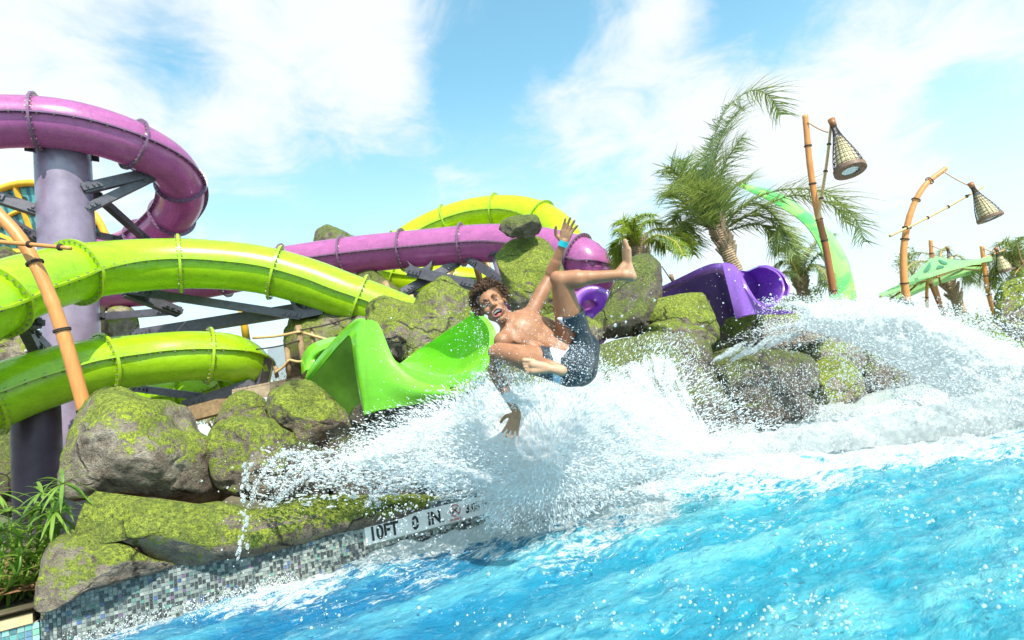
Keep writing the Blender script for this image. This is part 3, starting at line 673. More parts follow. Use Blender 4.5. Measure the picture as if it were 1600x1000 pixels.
def green_exit():
    D = 4.9
    t = thing('slide_exit', 'bright green open slide exit with folded lips left of the swimmer', 'slide exit', base(600, 640, 5.0))
    # channel floor with the left wall rolling down into it and the right wall rising
    near = [(573, 502, 5.00), (588, 508, 4.97), (599, 532, 4.94), (611, 560, 4.9), (632, 584, 4.85), (662, 600, 4.8), (700, 606, 4.75), (738, 592, 4.72), (762, 562, 4.72), (771, 530, 4.75), (764, 508, 4.8), (738, 491, 4.9)]
    far = [(560, 505, 6.0), (575, 512, 6.0), (588, 535, 6.0), (600, 558, 6.0), (606, 566, 6.0), (612, 570, 6.0), (618, 572, 6.0), (624, 571, 6.0), (628, 569, 6.0), (632, 566, 6.0), (640, 560, 6.0), (648, 553, 6.0)]
    mid = [tuple((np.array(a) * .5 + np.array(b) * .5).tolist()) for a, b in zip(near, far)]
    mid[7:] = [(690, 590, 5.35), (708, 562, 5.35), (712, 540, 5.35), (703, 526, 5.4), (690, 522, 5.45)]
    shell(loft([far, mid, near]), 'channel', M['apple'], t)
    # outer skin from the peak down to the pool side
    top = [(573, 502, 5.0), (589, 509, 4.965), (600, 532, 4.935), (612, 560, 4.895), (633, 584, 4.845), (663, 600, 4.795), (702, 607, 4.745)]
    bot = [(571, 647, 4.92), (590, 641, 4.88), (606, 638, 4.86), (622, 635, 4.85), (644, 631, 4.83), (672, 626, 4.8), (706, 620, 4.75)]
    midr = [tuple((np.array(a) * .5 + np.array(b) * .5 + np.array([0, 0, -.05])).tolist()) for a, b in zip(top, bot)]
    shell(loft([top, midr, bot]), 'front_skirt', M['apple'], t)
    # folded lip running from the foot, over the peak and back down to the left
    outer = [(571, 649, 4.92), (566, 610, 4.93), (561, 570, 4.95), (558, 530, 4.97), (564, 505, 5.0), (552, 503, 5.05), (535, 520, 5.2), (505, 558, 5.45), (477, 592, 5.7)]
    inner = [(567, 643, 5.0), (559, 605, 5.02), (554, 570, 5.04), (549, 532, 5.06), (545, 524, 5.1), (538, 530, 5.16), (524, 545, 5.28), (502, 572, 5.5), (481, 598, 5.72)]
    front = [(590, 642, 4.86), (586, 606, 4.88), (583, 568, 4.92), (580, 528, 4.95), (577, 508, 4.98), (565, 497, 5.02), (546, 506, 5.16), (513, 540, 5.42), (480, 580, 5.68)]
    shell(loft([front, outer, inner]), 'folded_lip', M['apple'], t)
    # hollow underside of the left wall
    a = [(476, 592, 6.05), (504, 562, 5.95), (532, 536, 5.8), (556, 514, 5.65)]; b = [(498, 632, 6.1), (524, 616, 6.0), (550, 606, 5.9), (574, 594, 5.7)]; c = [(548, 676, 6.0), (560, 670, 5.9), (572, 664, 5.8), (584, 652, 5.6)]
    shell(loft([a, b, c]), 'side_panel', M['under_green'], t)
    # far lip of the flume behind
    a = [(474, 585, 6.3), (474, 560, 6.4), (486, 542, 6.4), (508, 532, 6.4), (530, 528, 6.4)]; b = [(480, 580, 6.1), (482, 566, 6.2), (492, 552, 6.2), (510, 542, 6.2), (530, 536, 6.2)]; c = [(487, 574, 6.2), (492, 564, 6.2), (502, 556, 6.3), (515, 548, 6.3), (530, 542, 6.3)]
    shell(loft([a, b, c]), 'rear_lip', M['apple'], t)
    # rolled outer edge of the right wing
    a = [(735, 490, 4.9), (752, 494, 4.86), (768, 509, 4.78), (776, 530, 4.72), (766, 566, 4.68), (742, 597, 4.68)]; b = [(738, 493, 4.86), (750, 500, 4.80), (761, 514, 4.74), (764, 534, 4.70), (756, 562, 4.68), (736, 590, 4.70)]
    shell(loft([a, b]), 'rolled_edge', M['apple'], t)
    a = [(690, 613, 4.78), (715, 603, 4.74), (742, 588, 4.72), (768, 562, 4.70)]; b = [(694, 622, 4.80), (722, 615, 4.76), (748, 598, 4.74), (770, 572, 4.72)]
    shell(loft([a, b]), 'lower_edge', M['lime'], t)
green_exit()
def violet_exit():
    t = thing('slide_exit', 'violet open slide exit pouring white water behind the rocks at right', 'slide exit', base(1130, 500, 7.5))
    near = [(1132, 412, 7.6), (1147, 417, 7.55), (1158, 433, 7.5), (1169, 453, 7.4), (1181, 471, 7.3), (1195, 480, 7.2), (1212, 478, 7.1), (1222, 464, 7.1), (1226, 448, 7.15), (1218, 428, 7.3), (1200, 417, 7.4), (1185, 415, 7.5)]
    far = [(1126, 416, 9.0), (1140, 424, 9.0), (1150, 436, 9.0), (1158, 448, 9.0), (1166, 458, 9.0), (1174, 462, 9.0), (1182, 460, 9.0), (1186, 452, 9.0), (1186, 442, 9.0), (1180, 430, 9.0), (1172, 425, 9.0), (1164, 424, 9.0)]
    shell(loft([far, near]), 'channel', M['violet'], t)
    shell(loft([far[:6], far[:5:-1]]), 'channel_back', M['violet'], t)
    a = [(1185, 415, 7.5), (1202, 415, 7.4), (1222, 426, 7.3), (1234, 446, 7.2), (1232, 462, 7.15)]; b = [(1190, 419, 7.7), (1205, 420, 7.6), (1218, 432, 7.5), (1224, 450, 7.4), (1222, 462, 7.3)]; 
    shell(loft([a, b]), 'rolled_edge', M['violet'], t)
    top = [(1128, 411, 7.6), (1147, 417, 7.54), (1158, 433, 7.48), (1169, 453, 7.38), (1181, 471, 7.28), (1197, 482, 7.18), (1240, 486, 6.9)]
    bot = [(1151, 497, 7.5), (1162, 494, 7.4), (1172, 492, 7.35), (1183, 491, 7.3), (1196, 491, 7.2), (1212, 491, 7.1), (1240, 490, 6.9)]
    shell(loft([top, bot]), 'front_skirt', M['violet'], t)
    front = [(1175, 491, 7.40), (1168, 462, 7.44), (1158, 436, 7.5), (1144, 416, 7.55), (1122, 411, 7.65), (1100, 416, 7.9), (1066, 432, 8.3), (1031, 449, 8.8)]
    outer = [(1152, 498, 7.48), (1147, 470, 7.5), (1140, 440, 7.55), (1132, 424, 7.6), (1117, 420, 7.7), (1098, 425, 7.95), (1066, 440, 8.35), (1031, 455, 8.8)]
    inner = [(1150, 498, 7.7), (1144, 472, 7.7), (1136, 446, 7.7), (1130, 430, 7.72), (1117, 426, 7.8), (1098, 431, 8.05), (1066, 445, 8.45), (1031, 460, 8.9)]
    shell(loft([front, outer, inner]), 'folded_lip', M['violet'], t)
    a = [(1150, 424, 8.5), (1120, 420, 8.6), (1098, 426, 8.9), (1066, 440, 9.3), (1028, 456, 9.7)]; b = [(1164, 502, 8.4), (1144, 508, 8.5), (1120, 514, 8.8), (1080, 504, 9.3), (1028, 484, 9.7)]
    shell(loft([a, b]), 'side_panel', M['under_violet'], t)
violet_exit()
# ------------------------------------------------------------------ rocks
def rock(label, poly, d, th, mat='rock', slope=0.0, rough=.09, seed=0, cat='rock', name='boulder', group=None, nt=128, npz=56, back=1.0, pw=.62, cx=None):
    """boulder with the measured outline; d = distance of its middle, th = half depth in metres, slope = change of distance per 100 columns"""
    poly = np.array(poly, float)
    S = catmull(np.vstack([poly, poly[:1]]), 6)[:-1]; S = S * .5 + .5 * np.concatenate([poly[i][None] * (1 - np.arange(6)[:, None] / 6) + poly[(i + 1) % len(poly)][None] * np.arange(6)[:, None] / 6 for i in range(len(poly))])
    c = np.array(cx) if cx is not None else (poly.min(0) + poly.max(0)) / 2
    q = S - c; an = np.arctan2(q[:, 1], q[:, 0]); rd = np.hypot(q[:, 0], q[:, 1]); o = np.argsort(an); an, rd = an[o], rd[o]
    th_ = np.linspace(-math.pi, math.pi, nt + 1)[:-1]; rr = np.interp(th_, np.concatenate([an - 2 * math.pi, an, an + 2 * math.pi]), np.tile(rd, 3))
    A = np.zeros((npz, nt, 3))
    # only the slant of the depth is smoothed: blocky profile
    for i, ph in enumerate(np.linspace(-math.pi / 2, math.pi / 2, npz)):
        k = abs(math.cos(ph)) ** pw; w = math.copysign(abs(math.sin(ph)) ** .8, math.sin(ph))
        x = c[0] + rr * np.cos(th_) * k; y = c[1] + rr * np.sin(th_) * k
        # the upper part leans back, as a lying stone does
        dd = d + slope * (x - c[0]) / 100 + w * th * (back if w > 0 else 1.0) + (c[1] - y) / FPX * d * .45
        v = ((np.stack([(x - 800) / FPX, -(y - 500) / FPX, -np.ones_like(x)], 1)) @ RC.T) * dd[:, None] + CAM
        A[i] = v
    cen = A.reshape(-1, 3).mean(0); size = (poly.max(0) - poly.min(0)).mean() / FPX * d
    rgr = np.random.default_rng(seed * 13 + 5); vdir = cen - CAM; vdir /= np.linalg.norm(vdir)
    for _ in range(11):          # flat broken faces
        nn = rgr.normal(size=3); nn -= vdir * (nn @ vdir); nn /= np.linalg.norm(nn); nn = nn * rgr.uniform(.35, .95) - vdir * rgr.uniform(.5, 1.0); nn /= np.linalg.norm(nn)
        h_ = (A - cen) @ nn; lim = h_.max() * rgr.uniform(.74, .93); over = np.maximum(h_ - lim, 0); A = A - nn * (over * .88)[..., None]
    N = A - cen; N /= np.linalg.norm(N, axis=2)[..., None] + 1e-9
    pp = A / size
    n1 = fbm(pp * 1.6 + seed * 7.1, 5, seed) - .5
    rid = 1 - np.abs(fbm(pp * 2.3 + seed * 3.3 + 9, 4, seed + 40) * 2 - 1) * 3.2       # ridges and clefts
    fin = fbm(A * 11 + seed, 3, seed + 5) - .5
    crk = np.abs(fbm(pp * np.array([1.2, 1.2, 2.6]) * 1.5 + seed * 1.7, 3, seed + 80) - .5); crk = -np.exp(-(crk / .018) ** 2)
    A = A + N * (size * (rough * 1.5 * n1 + rough * .6 * rid + .13 * rough * crk * 1.6) + .028 * fin)[..., None]
    A[0] = A[0].mean(0); A[-1] = A[-1].mean(0)
    mb = MB(); mb.grid(A[:, ::-1], wrap=True); loc = np.array([cen[0], cen[1], A[..., 2].min()])
    o = mb.build(name, M[mat], None, loc=loc, label=label, category=cat); 
    if group: o['group'] = group
    return o
wd = wall_depth
M['rock_wet'] = mat_rock('wet_brown_rock', .48, .55, .7, .6)
rock('largest pale mossy boulder, at left under the lower lime tube', [(98, 772), (104, 735), (116, 690), (128, 655), (142, 628), (160, 613), (195, 611), (222, 624), (262, 628), (288, 640), (303, 668), (328, 694), (336, 725), (368, 768), (338, 784), (280, 778), (200, 768), (140, 775)], 4.75, .62, 'rock_light', .12, seed=1, rough=.07)
rock('small mossy boulder with pinkish top, right of the largest boulder', [(340, 668), (345, 645), (360, 622), (380, 612), (408, 622), (424, 646), (420, 670), (380, 680)], 5.3, .3, 'rock', 0, seed=2)
rock('rounded mossy boulder below the pink topped one', [(328, 715), (331, 680), (350, 662), (385, 655), (430, 662), (461, 678), (462, 712), (440, 740), (415, 775), (380, 772), (345, 752)], 4.75, .38, 'rock', .1, seed=3)
rock('blocky mossy boulder just left of the green slide foot', [(414, 640), (424, 612), (455, 598), (488, 600), (515, 622), (540, 645), (548, 672), (530, 695), (498, 706), (470, 698), (455, 672), (428, 662)], 5.15, .36, 'rock', .1, seed=4, rough=.06)
rock('long low mossy ledge lying on the tiled wall', [(84, 838), (92, 800), (110, 772), (150, 764), (200, 772), (255, 780), (310, 790), (350, 786), (400, 800), (430, 792), (480, 778), (540, 776), (610, 772), (680, 772), (760, 762), (772, 784), (700, 796), (620, 816), (540, 832), (450, 850), (370, 868), (280, 886), (200, 850), (150, 836)], wd(430) + .18, .22, 'rock_mossy', (wd(700) - wd(150)) / 5.5, seed=5, rough=.025, nt=180, npz=40, pw=.7, cx=(420, 815))
rock('grey stone slab with mossy top at the left corner of the tiled wall', [(56, 952), (64, 915), (72, 872), (92, 842), (125, 836), (165, 842), (205, 858), (240, 876), (272, 884), (230, 898), (170, 912), (125, 926), (98, 948), (75, 955)], wd(150) + .10, .20, 'rock_light', .10, seed=6, rough=.05, nt=110)
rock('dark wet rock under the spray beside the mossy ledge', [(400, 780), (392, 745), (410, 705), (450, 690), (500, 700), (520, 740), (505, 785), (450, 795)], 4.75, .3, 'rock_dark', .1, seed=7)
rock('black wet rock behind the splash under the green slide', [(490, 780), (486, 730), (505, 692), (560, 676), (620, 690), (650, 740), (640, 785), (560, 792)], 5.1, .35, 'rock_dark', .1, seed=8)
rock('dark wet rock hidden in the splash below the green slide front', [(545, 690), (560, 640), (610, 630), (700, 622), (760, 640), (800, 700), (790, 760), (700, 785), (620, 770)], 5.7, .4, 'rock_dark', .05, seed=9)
rock('mossy rust streaked rock behind the green slide, where the lime tube ends', [(572, 512), (576, 475), (600, 464), (630, 470), (660, 478), (682, 515), (684, 552), (640, 560), (605, 570), (590, 545)], 7.4, .5, 'rock', .05, seed=10, rough=.07)
rock('mossy rock left of the swimmer head', [(645, 490), (660, 455), (690, 434), (722, 446), (742, 470), (748, 505), (730, 540), (690, 552), (660, 530)], 7.6, .5, 'rock', .05, seed=11, rough=.07)
rock('low brown rock between the green slide wing and the mossy rocks', [(630, 560), (650, 515), (690, 498), (730, 510), (750, 560), (720, 600), (650, 600)], 7.0, .4, 'rock_warm', 0, seed=12)
rock('rust red and mossy cliff rock behind the fence', [(452, 590), (450, 520), (462, 490), (500, 476), (560, 478), (600, 490), (640, 520), (650, 580), (560, 610), (480, 610)], 9.6, .8, 'rock_warm', 0, seed=13, rough=.08)
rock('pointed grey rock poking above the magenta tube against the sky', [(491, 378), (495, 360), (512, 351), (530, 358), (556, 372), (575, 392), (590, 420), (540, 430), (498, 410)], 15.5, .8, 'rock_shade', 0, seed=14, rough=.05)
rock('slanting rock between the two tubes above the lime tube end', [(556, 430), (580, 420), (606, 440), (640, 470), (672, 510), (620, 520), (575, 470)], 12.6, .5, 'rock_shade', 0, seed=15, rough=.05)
rock('tall mossy rock pillar behind the raised arm', [(775, 400), (788, 380), (820, 368), (850, 374), (872, 400), (885, 450), (892, 520), (850, 545), (810, 520), (795, 460)], 8.6, .5, 'rock_mossy', 0, seed=16, rough=.045)
rock('loose boulder balanced on top of the rock pillar', [(780, 358), (786, 345), (806, 337), (836, 335), (846, 350), (845, 366), (826, 372), (796, 370)], 8.5, .28, 'rock_shade', 0, seed=17, rough=.05)
rock('flat mossy rock directly behind the swimmer chest', [(835, 520), (838, 500), (870, 490), (915, 496), (940, 510), (935, 535), (860, 545)], 7.4, .5, 'rock', 0, seed=18)
rock('tall curved rock with a pale broken top behind the raised foot', [(912, 530), (920, 505), (945, 480), (960, 450), (972, 415), (992, 400), (1015, 398), (1032, 412), (1034, 450), (1030, 490), (1005, 520), (970, 528)], 7.9, .5, 'rock_shade', .1, seed=19, rough=.04, cx=(985, 465))
rock('mossy angular rock in front of the violet slide', [(1012, 500), (1024, 470), (1060, 462), (1095, 459), (1110, 480), (1121, 510), (1118, 528), (1070, 535), (1020, 522)], 7.6, .4, 'rock_mossy', .1, seed=20, rough=.06)
rock('thin mossy stone layer under the angular rock', [(1005, 520), (1020, 505), (1060, 500), (1098, 510), (1120, 530), (1100, 545), (1050, 535), (1015, 532)], 7.4, .4, 'rock_mossy', .1, seed=21, rough=.05)
rock('broad waterfall rock with mossy right shoulder below the tall curved rock', [(930, 640), (925, 580), (938, 540), (980, 526), (1030, 516), (1085, 520), (1108, 545), (1112, 580), (1130, 620), (1150, 670), (1060, 690), (970, 680)], 6.9, .6, 'rock_shade', .25, seed=22, rough=.05, cx=(1030, 600))
rock('rock shelf under the violet slide foot', [(1120, 530), (1130, 505), (1180, 490), (1240, 492), (1300, 500), (1290, 530), (1200, 545), (1140, 545)], 8.2, .5, 'rock_warm', .2, seed=23)
rock('dark layered rock in the hollow under the water jet', [(1100, 615), (1105, 560), (1150, 540), (1220, 545), (1268, 560), (1280, 600), (1240, 625), (1160, 630)], 7.5, .5, 'rock_wet', .3, seed=24, rough=.06)
rock('low wet rock at the waterline beneath the layered rock', [(1105, 660), (1115, 618), (1160, 600), (1220, 606), (1262, 620), (1275, 645), (1220, 665), (1150, 680)], 7.3, .45, 'rock_wet', .3, seed=25)
rock('yellow green mossy rock under the water jet beside the rusty rock', [(1270, 640), (1262, 590), (1285, 560), (1320, 560), (1345, 585), (1352, 620), (1320, 635)], 8.3, .4, 'rock_mossy', .35, seed=26, rough=.06)
rock('rusty brown rock under the crest of the water jet', [(1235, 575), (1240, 535), (1275, 520), (1330, 525), (1350, 560), (1330, 590), (1280, 590)], 8.9, .45, 'rock_warm', .3, seed=27, rough=.07)
rock('rightmost rock under the water jet, by the pool ledge', [(1335, 615), (1332, 570), (1360, 545), (1410, 555), (1445, 580), (1450, 602), (1400, 615)], 9.3, .5, 'rock_shade', .4, seed=28, rough=.06)
rock('round grey boulder cut by the right edge of the photo', [(1556, 500), (1560, 465), (1572, 445), (1610, 436), (1640, 460), (1640, 520), (1590, 530)], 9.6, .5, 'rock', 0, seed=29)
rock('mossy rock stub standing behind the column between the two lime tubes', [(160, 535), (163, 500), (172, 480), (198, 478), (212, 490), (218, 525), (205, 545)], 12.5, .5, 'rock_light', 0, seed=30, rough=.04)
rock('pale rock face at the left edge behind the lime tubes', [(-40, 580), (-30, 500), (10, 478), (48, 505), (60, 545), (90, 570), (70, 610), (0, 620)], 11.0, .6, 'rock_light', 0, seed=31)
rock('small dark rock at the upper left edge beside the orange pole', [(-30, 430), (-20, 392), (10, 385), (30, 402), (28, 425), (0, 440)], 12.0, .5, 'rock_shade', 0, seed=32)
rock('dark rock in shade behind the small dark column at left edge', [(-60, 760), (-60, 680), (-10, 660), (40, 668), (70, 720), (60, 790), (0, 800)], 8.5, .6, 'rock_shade', 0, seed=33)
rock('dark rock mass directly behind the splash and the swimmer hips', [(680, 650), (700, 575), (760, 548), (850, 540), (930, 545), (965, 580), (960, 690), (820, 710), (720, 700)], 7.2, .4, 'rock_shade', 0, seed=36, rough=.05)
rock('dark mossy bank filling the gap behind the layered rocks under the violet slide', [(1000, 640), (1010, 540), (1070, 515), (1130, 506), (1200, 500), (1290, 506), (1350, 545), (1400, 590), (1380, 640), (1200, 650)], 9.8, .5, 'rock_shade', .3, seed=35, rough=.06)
rock('low stone between the largest boulder and the dark braces', [(255, 680), (262, 634), (290, 618), (330, 632), (345, 690), (300, 705)], 6.4, .3, 'rock', 0, seed=34) if False else None

# ------------------------------------------------------------------ bamboo lamps
def bamboo(mb, S, r0, r1, nodes=.32, rings=None):
    L = arclen(S); n = max(8, int(L[-1] / .04)); q = resample(S, np.linspace(0, L[-1], n)); l = np.linspace(0, L[-1], n)
    rad = r0 + (r1 - r0) * l / L[-1]; rad = rad * (1 + .09 * np.exp(-((((l + nodes / 2) % nodes) - nodes / 2) / .014) ** 2)); mb.tube(q, rad, 14)
def binding(root, S, ls, r, mat='rope'):
    for l in ls:
        c = resample(S, np.array([l - .01, l + .01])); T = (c[1] - c[0]) / .02; u = np.cross(T, [0.3, .2, .9]); u /= np.linalg.norm(u); w = np.cross(T, u); c = c.mean(0)
        mb = MB()
        for k in (-.5, .5):
            ring = [c + T * k * .013 + (u * math.cos(a) + w * math.sin(a)) * r * 1.08 for a in np.linspace(0, 2 * math.pi, 17)]; mb.tube(ring, .0065, 6, False)
        mb.build('rope_binding', M[mat], root)
def lantern(top, bot, r, hang_label, group='woven lanterns on bamboo lamp posts', small=False):
    """woven fish trap lantern: neck, cage of ribs and hoops, inner shade, rim and lens"""
    ax = bot - top; H = np.linalg.norm(ax); ax /= H; u = np.cross(ax, [0, 1.0, .1]); u /= np.linalg.norm(u); w = np.cross(ax, u)
    t = thing('woven_lantern', hang_label, 'lantern', top, group)
    def rad(f): return r * (.17 + .83 * sstep(.12, 1.0, f) ** .85)
    def ringp(f, rr=None, n=28): 
        R_ = rad(f) if rr is None else rr; return [top + ax * H * f + (u * math.cos(a) + w * math.sin(a)) * R_ for a in np.linspace(0, 2 * math.pi, n + 1)]
    MB().tube([top - ax * H * .04, top + ax * H * .10], [r * .26, r * .22], 16).build('neck', M['bambooB'], t)
    nr = 12 if small else 20; mb = MB(); fs = np.linspace(.08, .97, 14)
    for k in range(nr):
        a = 2 * math.pi * k / nr; mb.tube([top + ax * H * f + (u * math.cos(a) + w * math.sin(a)) * rad(f) for f in fs], r * .022, 4, False)
    mb.build('cage_rib', M['rope'], t, kind='stuff')
    for f in np.linspace(.22, .9, 6 if small else 9): MB().tube(ringp(f), r * .028, 5, False).build('cage_hoop', M['rope'], t)
    A = np.array([ringp(f, rad(f) * .80, 24)[:-1] for f in np.linspace(.34, .92, 8)]); MB().grid(A, wrap=True).build('inner_shade', M['shade'], t)
    A = np.array([[top + ax * H * f + (u * math.cos(a) + w * math.sin(a)) * rr for a in np.linspace(0, 2 * math.pi, 33)[:-1]] for f, rr in ((.93, rad(.93)), (.93, r * 1.07), (1.0, r * 1.07), (1.0, r * .58), (.96, r * .58))]); MB().grid(A, wrap=True).build('rim', M['rim'], t, angle=40)
    mb = MB(); mb.add([top + ax * H * .975 + (u * math.cos(a) + w * math.sin(a)) * r * .6 for a in np.linspace(0, 2 * math.pi, 25)[:-1]], [tuple(range(24))]); mb.build('lens', M['lens'], t, smooth=False)
    return t
M['shade'] = mat_simple('cream_lamp_shade', (.72, .60, .34), .6, 0, .15, 20)
M['lens'] = mat_simple('frosted_lens', (.6, .72, .74), .25, 0, .1, 20)
def lamp_post(label, post, d, r0, r1, mats, rings, rod=None, rope=None, grp='bamboo lamp posts'):
    """post: list of px points, base first; rings: fractions of the post height with rope bindings"""
    pts = [P(x, y, d) for x, y in post]; a = pts[0]
    t = thing('lamp_post', label, 'lamp post', (a[0], a[1], a[2]), grp)
    S = catmull(pts, 12); L = arclen(S)[-1]
    low, up = mats
    split = rings['split'] if 'split' in rings else 0
    if split:
        q = resample(S, np.linspace(0, L * split, 24)); mb = MB(); bamboo(mb, q, r0 * 1.12, r0 * 1.05); mb.build('lower_pole', M[low], t)
    q = resample(S, np.linspace(L * split, L, 40)); mb = MB(); bamboo(mb, q, r0, r1); mb.build('pole', M[up], t)
    binding(t, S, [f * L for f in rings['at']], r0 * 1.0)
    if rod:
        pr = [P(x, y, d - .12) for x, y in rod[0]]; Sr = catmull(pr, 10); mb = MB(); bamboo(mb, Sr, rod[1], rod[1] * .8, .25); mb.build('arm', M[rod[2]], t); Lr = arclen(Sr)[-1]
        binding(t, Sr, [f * Lr for f in rod[3]], rod[1] * 1.1)
    if rope:
        a_, b_ = P(*rope[0], d - .05), P(*rope[1], d - .12); m_ = (a_ + b_) / 2 - [0, 0, .02]; MB().tube(catmull([a_, m_, b_], 8), .011, 6).build('rope', M['rope_tan'], t)
    return t
lamp_post('leaning orange bamboo lamp post at the far left in front of the lime tubes', [(150, 690), (133, 640), (108, 552), (84, 478), (54, 410), (26, 365), (-12, 325)], 5.0, .058, .050, ('bambooO', 'bambooO'), {'at': [.13, .45, .73]}, rod=([(-60, 372), (0, 378), (60, 383), (111, 388)], .021, 'bambooO', [.62, .9]))
lamp_post('tall bamboo lamp post in front of the big palm, brown at the bottom', [(1303, 460), (1290, 385), (1277, 330), (1266, 262), (1258, 180)], 9.2, .050, .044, ('bambooB', 'bambooO'), {'at': [.02, .30, .42, .62, .83], 'split': .41}, rod=([(1278, 343), (1285, 300), (1293, 245), (1299, 192)], .024, 'bambooT', [.22, .5, .78]), rope=((1262, 191), (1294, 207)))
lantern(P(1300, 190, 9.05), P(1329, 268, 8.7), .212, 'large woven lantern hanging from the tall bamboo post by the big palm')
lamp_post('curved bamboo lamp post left of the green parasol', [(1417, 470), (1412, 430), (1413, 380), (1424, 330), (1445, 290), (1478, 263)], 10.6, .066, .044, ('bambooO', 'bambooO'), {'at': [.12, .42, .5, .70, .86]}, rod=([(1390, 369), (1430, 350), (1480, 324), (1536, 292)], .022, 'bambooT', [.18, .4, .62, .82]), rope=((1474, 268), (1518, 292)))
lantern(P(1517, 288, 10.4), P(1548, 342, 10.2), .19, 'woven lantern on the long arm of the curved bamboo post')
lamp_post('short bamboo lamp post rising from behind the parasol top', [(1470, 478), (1458, 430), (1454, 375)], 14.5, .05, .045, ('bambooO', 'bambooO'), {'at': [.5, .8]}, rope=((1457, 384), (1479, 392)))
lantern(P(1480, 387, 14.3), P(1492, 425, 14.2), .16, 'small woven lantern seen above the parasol top', small=True)
lamp_post('slim bamboo lamp post right of the parasol', [(1556, 500), (1543, 450), (1534, 384)], 12.8, .05, .042, ('bambooO', 'bambooO'), {'at': [.35, .6]}, rod=([(1520, 410), (1545, 400), (1570, 390)], .018, 'bambooT', [.6]), rope=((1537, 388), (1556, 394)))
lantern(P(1556, 388, 12.6), P(1572, 424, 12.5), .16, 'small dark woven lantern right of the parasol', small=True)
lamp_post('thin orange bamboo post behind the foot of the parasol', [(1449, 490), (1448, 460), (1449, 440)], 13.5, .035, .035, ('bambooO', 'bambooO'), {'at': [.5]})

# ------------------------------------------------------------------ palms
def frond(root, path, d, w, mat='palm', nl=70, droop=.55, seed=0, ddir=0.0, wind=0.0):
    rg = np.random.default_rng(seed); S = catmull([P(x, y, d + ddir * i / max(1, len(path) - 1)) for i, (x, y) in enumerate(path)], 12); L = arclen(S); tot = L[-1]
    mb = MB(); n = 26; q = resample(S, np.linspace(0, tot, n)); mb.tube(q, np.linspace(.024, .004, n) * ((tot / 2.2 + .3) if not wind else .9), 6, mi=0 if wind else 1)
    ls = np.linspace(tot * .10, tot * .995, nl)
    c = resample(S, ls); T = np.gradient(c, axis=0); T /= np.linalg.norm(T, axis=1)[:, None]
    for i in range(nl):
        f = i / nl; t = T[i]; side = np.cross(t, [0, 0, 1.0]); ns = np.linalg.norm(side); side = side / ns if ns > .15 else np.array([1.0, 0, 0]); up = np.cross(side, t)
        ln0 = w * (math.sin(math.pi * (.12 + .80 * f)) ** .7) * rg.uniform(.8, 1.15)
        for sg in (-1, 1):
            for rep in range(1 if wind else 2):
                ln = ln0 * rg.uniform(.75, 1.1); a = rg.uniform(.35, .75); dr = t * a + side * sg * rg.uniform(.6, 1) + up * rg.uniform(-.25, .55); dr /= np.linalg.norm(dr)
                wv = np.cross(dr, up + side * rg.uniform(-.6, .6)); wv /= np.linalg.norm(wv) + 1e-9; bw = (.0088 if wind else .0065) + .004 * rg.random()
                p0 = c[i]; seg = 4; pts = []; dk_ = rg.uniform(.2, 1.9)
                for k in range(seg + 1):
                    s = k / seg; pos_ = p0 + dr * ln * s + (RC[:, 0] * wind - np.array([0, 0, 1.0]) * droop) * dk_ * ln * s * s + t * .15 * ln * s * s; wd_ = bw * (1 - s ** 1.5) + .0012
                    pts += [pos_ - wv * wd_, pos_ + wv * wd_]
                mb.add(pts, [(2 * k, 2 * k + 1, 2 * k + 3, 2 * k + 2) for k in range(seg)])
    return mb.build('frond', [M[mat], M['bambooT']], root)
def palm_trunk(root, pts, d, r0, r1):
    S = catmull([P(x, y, d) for x, y in pts], 16); L = arclen(S); n = 44; l = np.linspace(0, L[-1], n); q = resample(S, l); mb = MB()
    seg = 16; rad = np.linspace(r0, r1, n) * (1 + .07 * ((np.arange(n) % 2) * 2 - 1)); mb.tube(q, rad, seg)
    mb.build('trunk', M['trunk'], root, smooth=False)
    mb = MB(); rg = np.random.default_rng(4)       # old leaf bases
    T = q[-1] - q[0]; T /= np.linalg.norm(T)
    for k in range(70):
        i = rg.integers(n // 3, n); a = rg.uniform(0, 6.28); u = np.array([math.cos(a), math.sin(a), 0]); b = q[i] + u * rad[i] * .9; mb.beam(b, b + u * r1 * .8 + T * r1 * rg.uniform(1, 2.2), r1 * .45, r1 * .12)
    mb.build('leaf_base', M['trunk'], root, smooth=False, kind='stuff')
def palm(label, trunk, d, r0, r1, fronds, w, mat='palm', nl=70, droop=.55, seed=0, group='palm trees', wind=0.0):
    b = P(*trunk[0], d); t = thing('palm_tree', label, 'palm tree', b, group); palm_trunk(t, trunk, d, r0, r1)
    rg = np.random.default_rng(seed)
    for i, f in enumerate(fronds): frond(t, f, d, w * rg.uniform(.88, 1.1) * (1.3 if wind and i < 3 else 1), mat, int(nl * (1.5 if wind and i < 3 else 1)), droop, seed * 50 + i, rg.uniform(-1.2, 1.2), wind)
    return t
